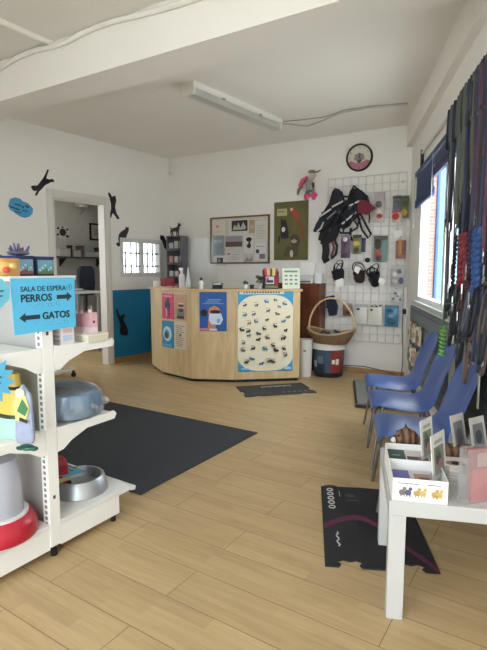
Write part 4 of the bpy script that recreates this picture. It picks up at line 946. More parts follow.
# leaflet box
CARD = mat((238, 238, 236), .55, var=.02)
bx = root('leaflet_box', 'white two-compartment cardboard box of cards on the table edge', 'box', tp(.008, .004), TA)
bwid, bdep, bhgt = .19, .37, .085; t_ = .003
b = MB(); b.b2(0, bwid, 0, bdep, 0, t_)
for a in ((0, bwid, 0, t_), (0, bwid, bdep - t_, bdep), (0, t_, 0, bdep), (bwid - t_, bwid, 0, bdep), (0, bwid, bdep * .5 - t_, bdep * .5 + t_)): b.b2(*a, 0, bhgt)
b.build('carton', CARD, bx)
b = MB(); q = random.Random(3)
cols = [mat(c, .6) for c in ((188, 156, 96), (92, 88, 120), (206, 176, 112), (120, 112, 108))]
for x, c in ((.035, 3), (.055, 1), (.085, 0), (.105, 2), (.145, 0), (.16, 2)):
    b.m(c); b.prism(arc(x, .034, .012, .011, n=10), -.0008, 0); b.prism(arc(x + .008, .048, .007, .007, n=8), -.0008, 0)
    for s in (-.006, .005): b.prism([(x + s, .018), (x + s + .004, .018), (x + s + .004, .03), (x + s, .03)], -.0008, 0)
b.m(3)
b.prism([(.02, .066), (.09, .066), (.09, .069), (.02, .069)], -.0008, 0); b.prism([(.12, .066), (.165, .066), (.165, .069), (.12, .069)], -.0008, 0)
b.build('animal_print', cols, bx)
def boxcard(name, lab, x, y, w, d, z, col, layers, cat='leaflets'):
    o = root(name, lab, cat, tp(.008 + x, .004 + y, TH + t_), TA)
    b = MB(); b.b2(0, w, 0, d, 0, z); b.build('stack', mat((214, 212, 206), .6), o)
    b = MB(); b.b2(0, w, 0, d, z, z + .001); ms = [mat(col, .5)]
    for i, (x0, y0, x1, y1, c) in enumerate(layers):
        b.m(i + 1); ms.append(mat(c, .5)); b.b2(x0 * w, x1 * w, y0 * d, y1 * d, z + .001, z + .0016 + i * .0003)
    b.build('top_leaflet', ms, o)
boxcard('leaflet_stack', 'dark green and pink leaflets in the rear half of the box', .006, .195, .165, .165, .058, (206, 200, 196), [(0, .02, .42, .98, (36, 66, 58)), (.45, .3, .95, .55, (84, 56, 52)), (.45, .05, .95, .28, (206, 176, 172)), (.1, .2, .3, .3, (150, 170, 164)), (.1, .55, .3, .6, (150, 170, 164))])
boxcard('leaflet_stack', 'blue and brown leaflets in the front half of the box', .006, .008, .165, .165, .045, (196, 192, 196), [(.0, .1, .4, .95, (92, 92, 160)), (.5, .2, .95, .8, (170, 130, 112)), (.6, .35, .85, .6, (98, 74, 66))])
def header(lab, x, y, w, h, seed):
    """picture card standing edge-on in the box"""
    o = root('header_card', lab, 'card', tp(.008 + x, .004 + y, TH + .05), TA + R(58))
    q = random.Random(seed); lays = [('r', .15, .1, .7, .62, (128, 132, 124)), ('e', .45, .45, .2, .16, (72, 74, 70)), ('e', .6, .3, .18, .12, (160, 120, 112)), ('r', .2, .78, .6, .08, (160, 166, 160)), ('e', .4, .6, .14, .08, (96, 112, 84))]
    f = flat('card', None, None, (-w / 2, 0, 0), 0, w, h, (216, 214, 206), lays, o, th=.003); f.rotation_euler.x = -.1
    b = MB(); b.b2(-w / 2 - .003, w / 2 + .003, -.012, .012, -.045, .03); b.build('holder', clear((240, 242, 240), .08, .25), o)
header('picture card standing in the rear half of the leaflet box', .165, .3, .11, .17, 1)
header('picture card standing in the front half of the leaflet box', .18, .12, .12, .17, 2)
# brochure pack beside the box
o = root('brochure_stack', 'stack of white brochures with an eye picture behind the clear holder', 'brochures', tp(.225, .2), TA)
b = MB(); b.b2(0, .14, 0, .15, 0, .05); b.m(1)
for k in range(4): b.b2(-.001, .141, -.001, .151, .008 + k * .011, .010 + k * .011)
b.build('stack', [mat((212, 208, 202), .6), mat((170, 160, 150), .6)], o)
b = MB(); b.b2(0, .14, 0, .15, .05, .0515); b.m(1).plate([(.05 + x, .08 + y) for x, y in arc(0, 0, .04, .025, n=16)], .0515, .052); b.m(2).plate([(.05 + x, .08 + y) for x, y in arc(0, 0, .016, .016, n=12)], .052, .0525); b.m(3).b2(.1, .13, .03, .11, .0515, .052); b.build('top_brochure', [mat((214, 212, 208), .5), mat((150, 116, 100), .5), mat((50, 40, 40), .5), mat((120, 150, 132), .5)], o)
# leaflets leaning against the wall side
def lean(lab, x, y, w, h, rz, col, lays):
    o = root('leaflet', lab, 'leaflet', tp(x, y), TA + rz)
    f = flat('sheet', None, None, (-w / 2, 0, .0), 0, w, h, col, lays, o, th=.003); f.rotation_euler.x = -.2
    b = MB(); b.side([(.0, 0), (.07, 0), (.045, h * .6), (.035, h * .6)], -w * .3, w * .3); b.build('back_stand', clear((236, 238, 236), .08, .2), o)
lean('grey printed leaflet leaning at the back of the table', .34, .46, .1, .2, R(48), (190, 186, 180), [('r', .15, .1, .7, .75, (120, 120, 122)), ('e', .5, .5, .25, .2, (80, 80, 84))])
lean('second pale leaflet leaning behind the first by the wall', .42, .47, .1, .19, R(42), (184, 180, 174), [('r', .15, .3, .7, .55, (110, 112, 116)), ('e', .5, .55, .22, .16, (64, 66, 72))])
# pink pack in a clear sleeve
o = root('pink_pack', 'pink pack in a clear plastic sleeve on the table beside the wall', 'pack', tp(.275, .05), TA + R(28))
b = MB(); b.b2(0, .16, -.012, .012, .004, .19); b.m(1).b2(.0, .1, -.0135, -.012, .0, .12); b.m(2).b2(.02, .14, -.0132, -.012, .13, .18); b.build('pack', [mat((168, 70, 80), .4), mat((226, 96, 104), .4), mat((206, 160, 160), .4)], o)
b = MB(); b.b2(-.03, .17, -.02, -.019, 0, .2); b.b2(-.03, .17, .019, .02, 0, .2); b.b2(-.03, -.029, -.02, .02, 0, .2); b.build('sleeve', clear((246, 246, 246), .1, .12), o)
# tabby cat lying behind the leaflet box
b = MB()
b.ell((.22, 0, .036), (.16, .05, .038)); b.ell((.31, 0, .036), (.075, .05, .036)); b.ell((.12, 0, .045), (.08, .05, .045)); b.ell((.06, -.01, .09), (.05, .045, .044)); b.ell((.018, -.02, .084), (.024, .024, .02))
for s in (-1, 1):
    b.add([(.045, s * .036 - .01, .118), (.075, s * .034 - .01, .116), (.058, s * .012 - .01, .122), (.054, s * .028 - .01, .155)], [(0, 1, 3), (1, 2, 3), (2, 0, 3), (0, 2, 1)])
    b.tube([(.08, s * .03, .03), (.0, s * .032, .012), (-.025, s * .03, .012)], [.02, .014, .012], 8)
b.tube([(.36, 0, .03), (.4, .02, .02), (.41, .045, .018), (.36, .06, .018)], [.016, .014, .012, .01], 8)
m = bpy.data.materials.new('tabby_fur'); m.use_nodes = True; nt = m.node_tree; pb = nt.nodes['Principled BSDF']
tc = nt.nodes.new('ShaderNodeTexCoord'); wv = nt.nodes.new('ShaderNodeTexWave'); wv.inputs['Scale'].default_value = 9; wv.inputs['Distortion'].default_value = 9; wv.inputs['Detail'].default_value = 3
nt.links.new(tc.outputs['Object'], wv.inputs['Vector'])
rp = nt.nodes.new('ShaderNodeValToRGB'); rp.color_ramp.elements[0].color = (*[lin(v) for v in (58, 44, 36)], 1); rp.color_ramp.elements[1].color = (*[lin(v) for v in (132, 98, 72)], 1)
nt.links.new(wv.outputs['Fac'], rp.inputs[0]); nt.links.new(rp.outputs[0], pb.inputs['Base Color']); pb.inputs['Roughness'].default_value = .9
cat = tag(b.build('tabby_cat', m, None, tp(.045, .455), TA, remesh=.006), 'brown tabby cat lying on the table behind the leaflet box', 'cat')
b = MB(); b.ell((.004, -.03, .082), (.012, .014, .014)); b.build('white_muzzle', mat((214, 206, 198), .9), cat, smooth=60)
for s in (-1, 1): MB().ell((.022, -.01 + s * .028, .106), (.005, .006, .006), 8).build('eye', mat((40, 44, 30), .2), cat, smooth=60)

# ------------------------------------------------------------------ street window dressing and leash rack
def blind(label, u0, u1, z0, z1, seed):
    o = root('venetian_blind', label, 'blind', RW.pt(u0, z1, 0), RW.ang, 'venetian blinds in the street window')
    BL = mat((52, 66, 104), .5, var=.08); w = u1 - u0; hh = z1 - z0
    b = MB(); b.b2(0, w, -.06, -.015, -.04, .0); b.build('head_rail', BL, o, bevel=.003)
    n = int((hh - .1) / .021)
    b = MB()
    for i in range(n): b.box((w / 2, -.038, -.055 - i * .021), (w - .01, .026, .0015), rx=-1.15)
    for i in range(9): b.box((w / 2, -.038, -hh + .025 + i * .0055), (w - .01, .027, .003))
    b.build('slats', BL, o)
    b = MB(); b.b2(0, w, -.052, -.024, -hh, -hh + .022); b.build('bottom_rail', BL, o, bevel=.003)
    for x in (.12, w - .12): MB().tube([(x, -.038, -.03), (x, -.038, -hh + .01)], .002, 5).build('ladder_cord', mat((70, 80, 110), .6), o)
    MB().tube([(.05, -.062, -.03), (.05, -.064, -hh - .2)], .003, 5).build('pull_cord', mat((150, 152, 160), .6), o)
blind('dark blue venetian blind over the far half of the street window', .74, 1.69, 1.9, 2.25, 1)
blind('dark blue venetian blind raised higher over the window half by the leashes', 1.71, 2.6, 2.04, 2.25, 2)
# panel with hanging packets under the window
gp = root('packet_panel', 'grey slotted panel of hanging packets under the street window', 'display panel', RW.pt(.5, .2, 0.002), RW.ang)
b = MB(); b.b2(0, 1.9, -.02, 0, 0, .7); b.m(1)
for k in range(6): b.b2(0, 1.9, -.021, -.02, .06 + k * .12, .07 + k * .12)
b.build('board', [mat((112, 120, 126), .6), mat((66, 72, 78), .6)], gp)
q = random.Random(11)
names = ['ivory', 'tan', 'pale grey', 'cream', 'brownish', 'light beige', 'dull green', 'white', 'sand coloured', 'faded pink', 'stone coloured', 'pale yellow']
cs = [(206, 200, 186), (166, 138, 106), (186, 186, 184), (214, 204, 178), (134, 108, 86), (200, 186, 160), (120, 136, 110), (220, 218, 212), (196, 172, 130), (198, 160, 152), (160, 154, 144), (214, 204, 150)]
k = 0
for j in range(2):
    for i in range(6):
        u = .72 + i * .13; z = .56 - j * .24 + .02 * (i % 2)
        o = root('snack_packet', names[k] + ' packet hanging in the %s row of the panel under the window' % ('upper', 'lower')[j], 'packet', RW.pt(u, z, .05), RW.ang, 'packets on the panel under the window')
        b = MB(); b.prism([(-.045, 0), (.045, 0), (.047, .15), (-.047, .15)], -.012, .012); b.build('bag', mat(cs[k], .4, var=.2, scale=30), o, bevel=.01)
        b = MB(); b.prism([(-.047, .15), (.047, .15), (.047, .185), (-.047, .185)], -.003, .003); b.m(1).prism(arc(0, .07, .022, .03, n=10), -.014, -.012); b.build('header_card', [mat(cs[(k + 3) % 12], .5), mat((80, 72, 64), .5)], o)
        k += 1
# leash rack
rk = root('leash_rack', 'dark slatted rack panel with rails carrying the leashes', 'rack', RW.pt(2.72, .3, 0.004), RW.ang)
b = MB(); b.b2(0, .98, -.025, 0, 0, 1.9); b.m(1)
for k in range(15): b.b2(0, .98, -.026, -.025, .06 + k * .12, .072 + k * .12)
b.build('panel', [mat((70, 74, 76), .6), mat((40, 43, 45), .6)], rk)
def ru(px, py=220, off=.12): return RW.uv(px, py, off)[0]
RAILS = [(2.28, ru(446) - .05, 3.72), (1.47, ru(458), 3.72), (1.2, ru(447, 320, .15), 3.72)]
for (z, a, c), lb in zip(RAILS, ('top', 'middle', 'lowest')):
    rl = root('hook_rail', lb + ' metal hook rail of the leash rack', 'rail', RW.pt(a, z + .016, 0), RW.ang)
    MB().tube([(0, -.1, 0), (c - a, -.1, 0)], .009, 8).build('bar', mat((120, 122, 124), .3, .8), rl, smooth=60)
    for u in ((a + .1 if z > 2 else ru(463)), 3.62):
        MB().tube([(u - a, -.1, 0), (u - a, -.026 if u > 2.72 else 0, 0)], .007, 6).build('bracket_arm', mat((120, 122, 124), .3, .8), rl, smooth=60)
WORD = {'black': (26, 26, 30), 'navy': (34, 40, 64), 'grey': (76, 78, 84), 'olive green': (72, 78, 66), 'red': (122, 38, 48), 'brown': (84, 68, 58), 'blue': (44, 74, 124), 'maroon': (72, 40, 54), 'pale grey': (160, 162, 160), 'purple': (74, 56, 110), 'teal': (38, 84, 92)}
count = {}; made = {}
NTH = ['first', 'second', 'third', 'fourth', 'fifth', 'sixth', 'seventh', 'eighth', 'ninth', 'tenth', 'eleventh', 'twelfth']
def leash(u, zt, zb, col, wd=.011, off=.1, kind='leash', rail='top', sway=0.0, loops=1, clip=True):
    key = (col, kind, rail); count[key] = count.get(key, 0) + 1
    nm = {'leash': 'dog_leash', 'collar': 'dog_collar', 'rope': 'rope_leash'}[kind]
    word = {'leash': 'leash', 'collar': 'collar', 'rope': 'knitted rope leash'}[kind]
    rail_ = 'lowest' if rail == 'lower' else rail
    o = root(nm, '%s %s %s from the window on the %s rail' % (NTH[count[key] - 1], col, word, rail_), kind if kind != 'rope' else 'leash', RW.pt(u, zt, off), RW.ang, 'leashes and collars on the rack')
    made.setdefault(key, []).append((o, '%s %s on the %s rail, the only %s one there' % (col, word, rail_, col)))
    q = random.Random(int(u * 1000) + len(count)); L = zt - zb + q.uniform(-.05, .05); sway = q.uniform(-.035, .035)
    m = mat(WORD[col], .6, var=.2, scale=60, bump=.15)
    if kind == 'collar':
        for l in range(loops):
            a = q.uniform(-.035, .035); L2 = L * q.uniform(.6, 1.05)
            pts = [(a + wd * 3.2 * math.sin(t) * (1 + .2 * l), -.01 - .012 * l + .015 * math.cos(t), -L2 / 2 * (1 - math.cos(t))) for t in [2 * math.pi * i / 18 for i in range(18)]]
            MB().tube(pts, wd, 6, True, .35).build('band', m, o, smooth=60)
        MB().lathe([(.0, 0), (.016, 0), (.016, .005), (0, .005)], 10, M=Matrix.Translation((.02, -.03, -L * .8)) @ Matrix.Rotation(R(90), 4, 'X')).build('tag', CHROME, o)
        return o
    sw = sway
    if kind == 'rope':
        pts = [(.005 * math.sin(i * 1.9) + sw * i / 30, -.012 + .006 * math.cos(i * 1.9), -L * i / 40) for i in range(41)]
        MB().tube(pts, wd, 7).build('strap', m, o, smooth=60)
    else:
        # doubled strap hanging over the rail with a hand loop low down
        for l in range(loops):
            ph = q.uniform(0, 6); dx = .02 + .012 * l
            pts = [(-dx * .5 + .012 * math.sin(ph + i * .6) + sw * i / 14, -.02 - .006 * l, -L * i / 14 * q.uniform(.995, 1.0)) for i in range(15)]
            pts += [(sw, -.024, -L - .02)] + [(dx * .6 + .012 * math.cos(ph + i * .5) + sw * (14 - i) / 14, -.03 - .006 * l, -L + L * .94 * i / 14) for i in range(1, 15)]
            MB().tube(pts, wd, 6, False, .25).build('strap', m, o, smooth=60)
        hp = [(.03 * math.sin(t) , -.035, -.13 + .12 * math.cos(t)) for t in [2 * math.pi * i / 14 for i in range(14)]]
        MB().tube(hp, wd * .9, 6, True, .3).build('hand_loop', m, o, smooth=60)
    if clip:
        b = MB(); b.tube([(sw, -.035, -L + .03), (sw, -.035, -L - .02)], .006, 6); b.tube([(sw + .011 * math.cos(t), -.035, -L - .035 + .018 * math.sin(t)) for t in [2 * math.pi * i / 10 for i in range(10)]], .0032, 5, True); b.build('clip', CHROME, o, smooth=60)
    return o
def ru(px, py=220, off=.12): return RW.uv(px, py, off)[0]
# in front of the window and across the rack, listed from the window outward
for px, ztop, zb_, col, wd, n_ in [(447, 0, 1.55, 'black', .008, 1), (450, 0, 1.0, 'grey', .011, 2), (453, 0, 1.5, 'black', .010, 1), (456, 0, 1.25, 'grey', .007, 1), (459, 0, 1.55, 'olive green', .013, 2), (461.5, 0, 1.2, 'black', .012, 2), (464, 0, 1.6, 'olive green', .016, 2), (466.5, 0, 1.3, 'navy', .012, 2), (469, 0, 1.45, 'black', .013, 2), (471, 0, 1.7, 'olive green', .012, 2), (473, 0, 1.35, 'maroon', .011, 2), (475, 0, 1.5, 'navy', .013, 2), (477, 0, 1.25, 'grey', .010, 1), (479, 0, 1.5, 'maroon', .013, 2), (481, 0, 1.3, 'black', .013, 2), (483, 0, 1.45, 'red', .009, 1), (485, 0, 1.35, 'navy', .013, 2), (487, 0, 1.4, 'maroon', .013, 2), (489.5, 0, 1.3, 'black', .013, 2)]:
    leash(ru(px), 2.28, zb_, col, wd, .1, 'leash', 'top', 0, n_)
for px, zb_, col, wd in [(461, 1.25, 'black', .009), (464.5, 1.12, 'grey', .007), (467.5, 1.12, 'red', .013), (470.5, 1.1, 'red', .013), (474, 1.2, 'maroon', .012), (478, 1.3, 'navy', .012), (482, 1.15, 'blue', .018), (486, 1.1, 'blue', .018)]:
    leash(ru(px), 1.47, zb_ - .05, col, wd, .13, 'rope', 'middle')
for px, zb_, col, wd, n_ in [(449, 1.02, 'black', .008, 2), (452, .92, 'black', .008, 2), (454.5, 1.0, 'grey', .007, 2), (457, .86, 'black', .009, 3), (460, .95, 'pale grey', .006, 1), (462.5, .84, 'black', .010, 2), (465.5, .92, 'grey', .008, 2), (468.5, .9, 'navy', .008, 2), (471.5, .82, 'brown', .010, 2), (474.5, .92, 'black', .009, 3), (477, .8, 'brown', .009, 2), (480, .9, 'navy', .008, 2), (483, .84, 'brown', .009, 2), (486, .9, 'black', .009, 3)]:
    leash(ru(px, 320, .15), 1.2, zb_ - .06, col, wd, .13, 'collar', 'lower', 0, n_)
for lst in made.values():
    if len(lst) == 1: lst[0][0]['label'] = lst[0][1]
o = root('coil_leash', 'bright green coiled leash hanging above the middle chair', 'leash', RW.pt(ru(449, 330, .2), 1.1, .2), RW.ang)
MB().tube([(.016 * math.cos(i * .9), -.03 + .016 * math.sin(i * .9), -.12 - .16 * i / 50) for i in range(51)], .006, 6).build('coil', mat((96, 150, 62), .5), o, smooth=60)
MB().tube([(0, .09, .01), (0, -.03, 0), (0, -.03, -.12)], .005, 6).build('hanger', mat((60, 90, 50), .5), o, smooth=60)
o = root('measuring_strap', 'pale strap with a metal end hanging beside the near chair back', 'strap', RW.pt(ru(480, 360, .1), .95, .1), RW.ang)
b = MB(); b.b2(-.012, .012, -.003, .003, -.35, 0); b.build('strap', mat((150, 150, 128), .6), o); b = MB(); b.b2(-.014, .014, -.006, .006, -.0, .05); b.build('metal_end', CHROME, o); MB().tube([(0, 0, .05), (0, .02, .37)], .003, 5).build('cord', BLACKM, o)

# ------------------------------------------------------------------ gondola shelf unit
GP = at_z(57, 556); GA = R(-33)
GM = Matrix.Translation((GP.x, GP.y, 0)) @ Matrix.Rotation(GA, 4, 'Z')
def gp_(x, y, z): return GM @ Vector((x, y, z))
def gx(px, y, z=1.27):
    """local x of the point at local depth y that lies under picture column px"""
    k = (px - CX) / F
    c, s = math.cos(GA), math.sin(GA)
    return (((GP.y + c * y) * CP + (CAMH - z) * SP) * k - (GP.x - s * y)) / (c - s * k * CP)
gn = root('display_shelf_unit', 'white double-sided metal shop shelving seen from its end', 'shelving', (GP.x, GP.y, 0), GA)
GWH = mat((238, 238, 234), .35, var=.02); GGR = mat((214, 213, 208), .5, var=.03)
GL = 1.3
def post(x0):
    b = MB(); b.b2(x0 - .045, x0, -.028, .028, .05, 1.255); p = b.build('post', GWH, gn, bevel=.003)
    b = MB()
    for k in range(44): b.b2(x0 - .03, x0 - .014, -.0288, -.0275, .1 + k * .026, .115 + k * .026)
    b.build('slots', mat((128, 126, 122), .6), p)
    for z_ in (1.01, .278): MB().b2(x0 - .001, x0 + .0008, -.006, .006, z_ - .008, z_ + .008).build('bolt_hole', mat((70, 68, 66), .6), p)
post(0); post(-GL)
b = MB(); b.b2(-GL, -.045, -.01, .01, .1, 1.24); b.build('back_panel', mat((178, 177, 174), .6, var=.02), gn)
def gshelf(z, sgn, dep, top_th=.03):
    s = sgn
    b = MB(); b.b2(-GL + .01, -.012, s * .03, s * dep, z - .025, z)
    b.side([(s * dep, z), (s * (dep + .02), z - .012), (s * (dep + .02), z - .04), (s * dep, z - .028)], -GL + .01, -.012)
    sh = b.build('shelf', GWH, gn, bevel=.002)
    for x in (0, -GL + .02):
        b = MB(); b.side([(s * .03, z + .012), (s * .05, z + .005), (s * (dep + .012), z + .004), (s * (dep + .026), z - .014), (s * (dep + .012), z - .036), (s * (dep * .55), z - .038), (s * (dep * .3), z - .07), (s * .06, z - .1), (s * .03, z - .105)], x - .012, x); b.build('bracket', GWH, sh, bevel=.002)
for z, df, dn in ((.945, .35, .36), (.58, .35, .36)):
    gshelf(z, 1, df); gshelf(z, -1, dn)
# top shelf
b = MB(); b.b2(-GL, .0, -.16, .16, 1.236, 1.255); b.build('top_shelf', GWH, gn, bevel=.002)
for s, dep in ((1, .46), (-1, .44)):
    b = MB(); b.b2(-GL + .01, 0, s * .028, s * dep, .135, .16); b.side([(s * dep, .16), (s * (dep + .035), .145), (s * (dep + .03), .125), (s * dep, .13)], -GL + .01, 0); b.build('base_shelf', mat((226, 226, 224), .4, var=.02), gn, bevel=.002)
    b = MB(); b.b2(-GL + .02, -.004, s * .028, s * (dep - .08), .04, .135); b.build('plinth', GWH, gn, bevel=.002)
    for x in (-.03, -GL + .03):
        b = MB(); b.cyl((x, s * (dep - .1), 0), (x, s * (dep - .1), .03), .013); b.cyl((x, s * (dep - .1), .03), (x, s * (dep - .1), .045), .008); b.build('foot', BLACKM, gn, smooth=40)
for x in (-.02, -GL + .025):
    b = MB(); b.cyl((x, 0, 0), (x, 0, .03), .014); b.cyl((x, 0, .03), (x, 0, .05), .01); b.build('foot', BLACKM, gn, smooth=40)
# SALA DE ESPERA sign
SG = Wall(gp_(.012, 0, 0), R(57))
u0, z1 = SG.uv(9.5, 278.5); u1, z0 = SG.uv(75.5, 326.5)
sg = root('waiting_room_sign', 'light blue waiting room sign with two arrows on the shelf end', 'sign', SG.pt(u0, z0, 0), SG.ang)
SBL = mat((92, 190, 232), .5, var=.02); INK = mat((34, 52, 64), .6); sw_, sh_ = u1 - u0, z1 - z0
b = MB(); b.prism([(.008, -.008), (sw_, .0), (sw_, sh_), (0, sh_)], -.004, 0); b.build('board', SBL, sg)
text('SALA DE ESPERA', sh_ * .135, INK, sg, sw_ * .49, sh_ * .755, -.0045, bold=.0004)
text('PERROS', sh_ * .19, INK, sg, sw_ * .37, sh_ * .565, -.0045, bold=.0012)
text('GATOS', sh_ * .19, INK, sg, sw_ * .67, sh_ * .215, -.0045, bold=.0012)
b = MB(); zz = sh_ * .625; b.prism([(sw_ * .69, zz - .009), (sw_ * .86, zz - .009), (sw_ * .86, zz - .02), (sw_ * .945, zz), (sw_ * .86, zz + .02), (sw_ * .86, zz + .009), (sw_ * .69, zz + .009)], -.005, -.004); b.build('arrow', INK, sg)
b = MB(); zz = sh_ * .27; b.prism([(sw_ * .41, zz - .009), (sw_ * .19, zz - .009), (sw_ * .19, zz - .02), (sw_ * .1, zz), (sw_ * .19, zz + .02), (sw_ * .19, zz + .009), (sw_ * .41, zz + .009)], -.005, -.004); b.build('arrow', INK, sg)
b = MB(); q = random.Random(2)
for (x0, x1, zz) in ((.28, .72, .46), (.34, .85, .1)):
    for i in range(11):
        for r_ in range(3):
            if q.random() < .5: b.prism(arc(sw_ * (x0 + (x1 - x0) * i / 10) + .002 * (r_ % 2), sh_ * zz + r_ * .0055, .0016, .0016, n=6), -.0048, -.004)
b.build('braille_dots', mat((40, 80, 104), .6), sg)
b = MB(); b.tube([(sw_ * .905 + .013 * math.cos(t), -.0045, sh_ * .81 + .013 * math.sin(t)) for t in [2 * math.pi * i / 18 for i in range(18)]], .0012, 4, True); b.prism([(sw_ * .905 - .003, sh_ * .81 - .006), (sw_ * .905 + .003, sh_ * .81 - .006), (sw_ * .905 + .003, sh_ * .81 + .006), (sw_ * .905 - .003, sh_ * .81 + .006)], -.0048, -.004); b.build('emblem', mat((70, 130, 160), .6), sg)
# cloud and star signs at the left edge
SN = Wall(gp_(.02, 0, 0), R(57))
def signpoly(name, label, pts, col, extra=()):
    uv = [SN.uv(x, y) for x, y in pts]; u0 = uv[0][0]; z0 = min(z for _, z in uv)
    o = root(name, label, 'sign', SN.pt(u0, z0, 0), SN.ang)
    b = MB(); b.prism([(u - u0, z - z0) for u, z in uv], -.004, 0); b.build('board', mat(col, .5, var=.02), o)
    b = MB()
    for p in extra: b.prism([(u - u0, z - z0) for u, z in [SN.uv(*q) for q in p]], -.0048, -.004)
    if extra: b.build('print', mat((40, 96, 124), .6), o)
    return o
cp = []
for i in range(40):
    a = 2 * math.pi * i / 40; r_ = 1 + .1 * abs(math.sin(4 * a)); cp.append((-6 + 14.5 * r_ * math.cos(a), 293 + 14.5 * r_ * math.sin(a)))
signpoly('cloud_sign', 'light blue cloud sign at the left of the waiting room sign', cp, (112, 194, 220), [[(-6, 291), (3, 290), (3, 291.5), (-6, 292.5)], [(-6, 296), (2, 295), (2, 296.5), (-6, 297.5)]])
sp2 = []
for i in range(24):
    a = 2 * math.pi * i / 24; r_ = 22 if i % 2 == 0 else 14.5; sp2.append((-7 + r_ * math.cos(a + .1), 380 + 1.1 * r_ * math.sin(a + .1)))
signpoly('star_sign', 'light blue starburst price sign on the left shelf bracket', sp2, (98, 190, 232), [[(-8, 377), (1, 376), (1, 378), (-8, 379)], [(-8, 383), (0, 382), (0, 384), (-8, 385)]])
# goods on top of the unit
def kit(label, ya, yb, h, c1, c2, x=-.02, d=.12):
    o = root('aquarium_kit', label, 'box', gp_(x, (ya + yb) / 2, 1.255), GA + R(90))
    w = yb - ya; b = MB(); b.b2(-w / 2, w / 2, 0, d, 0, h * .88); b.m(1).b2(-w / 2 + .004, w / 2 - .004, -.001, 0, .008, h * .82); b.m(2)
    for k in range(5): b.prism(arc(-w * .33 + w * .16 * k, h * (.3 + .12 * (k % 3)), w * .06, h * .06, n=8), -.0018, -.001)
    b.m(3); b.prism([(-w / 2 + .004, .008), (w / 2 - .004, .008), (w / 2 - .004, .018), (.0, .03), (-w / 2 + .004, .014)], -.0016, -.001)
    b.m(4); b.prism([(.0, .015), (.012, .012), (.008, .04), (.003, .03)], -.002, -.0016)
    b.build('carton', [mat((42, 48, 64), .5), mat(c1, .4, var=.25, scale=40), mat((176, 200, 196), .5), mat(c2, .5), mat((70, 110, 84), .5)], o)
    MB().b2(-w / 2 - .003, w / 2 + .003, -.003, d + .003, h * .88, h).build('lid', mat((40, 50, 96), .4), o, bevel=.002)
kit('blue lidded aquarium kit box nearest the doorway on the shelf top', -.0, .082, .083, (104, 150, 166), (96, 110, 76), -.05)
kit('aquarium kit box with a blue lid beside its twin', -.086, -.008, .085, (116, 156, 178), (140, 80, 90), -.06)
def bag(name, label, x, y, z0, w, h, cols, ang=0, lie=False):
    o = root(name, label, 'bag', gp_(x, y, z0), GA + ang)
    b = MB(); n = 6
    for s in (-1, 1):
        b.grid([[(w * (i / n - .5), s * .03 * (math.sin(math.pi * i / n) * math.sin(math.pi * min(1, .04 + j / n * .96))) ** .5, h * j / n) for i in range(n + 1)] for j in range(n + 1)])
    bmesh.ops.remove_doubles(b.bm, verts=b.bm.verts, dist=1e-5); b.build('pouch', mat(cols[0], .3, var=.25, scale=22), o, smooth=60)
    for k, c in enumerate(cols[1:]):
        MB().ell((w * (-.22 + .26 * k), -.024, h * (.35 + .22 * (k % 2))), (w * .17, .012, h * .18), 12).build('picture', mat(c, .4), o, smooth=60)
    return o
bag('snack_bag', 'orange and red snack pouch at the near corner of the shelf top', -.022, -.148, 1.255, .1, .072, [(206, 160, 92), (206, 84, 66), (226, 196, 120)], R(90))
bag('snack_bag', 'red snack pouch behind the orange one on the shelf top', -.19, -.12, 1.255, .1, .09, [(150, 70, 60), (220, 180, 110)], R(90))
o = root('coral_ornament', 'colourful coral ornament lying on the aquarium kit boxes', 'ornament', gp_(-.11, -.045, 1.255 + .085), GA + R(90))
b = MB(); b.ell((0, 0, .012), (.05, .035, .012)); b.build('base', mat((90, 96, 110), .7, var=.3, scale=50), o, smooth=60)
q = random.Random(5)
for k in range(9):
    x, y = q.uniform(-.04, .04), q.uniform(-.02, .02); MB().tube([(x * .8, y, .012), (x * 1.2, y * 1.3, .03 + q.uniform(0, .025))], [.008, .004], 6).build('branch', mat(q.choice([(150, 60, 80), (90, 80, 130), (170, 150, 90), (110, 110, 120)]), .7), o, smooth=60)
# yellow bag on the near middle shelf
x = gx(33, -.07, .7)
o = root('pet_food_sack', 'yellow sack with a pale green base on the middle shelf', 'sack', gp_(x - .155, -.12, .58), GA)
def sack(z0, z1, w0, w1, d0, d1, m, nm, ex=0):
    b = MB(); rows = []
    n = 24
    for j in range(7):
        t = j / 6; z = z0 + (z1 - z0) * t; w = (w0 + (w1 - w0) * t) / 2 + ex; d = (d0 + (d1 - d0) * t) / 2 + ex
        rows.append([(w * math.copysign(abs(math.cos(a)) ** .5, math.cos(a)), d * math.copysign(abs(math.sin(a)) ** .7, math.sin(a)), z) for a in [2 * math.pi * i / n for i in range(n + 1)]])
    b.grid(rows); bmesh.ops.remove_doubles(b.bm, verts=b.bm.verts, dist=1e-5)
    bmesh.ops.holes_fill(b.bm, edges=[e for e in b.bm.edges if len(e.link_faces) == 1], sides=40)
    return b.build(nm, m, o, smooth=50)
sack(0, .27, .3, .27, .1, .05, mat((214, 190, 92), .4, var=.06, scale=10), 'sack_body')
sack(.0, .085, .3, .294, .1, .088, mat((168, 206, 190), .4, var=.05), 'green_base', .002)
sack(.085, .1, .294, .293, .088, .085, mat((52, 62, 44), .4), 'dark_band', .003)
sack(.205, .218, .279, .277, .064, .061, mat((40, 42, 40), .5), 'black_strap', .003)
b = MB(); b.lathe([(.038, 0), (.04, .0), (.04, .012), (.03, .012), (.03, .0)], 20, M=Matrix.Translation((.0, -.04, .21)) @ Matrix.Rotation(R(90), 4, 'X')); 
b.bm.free()
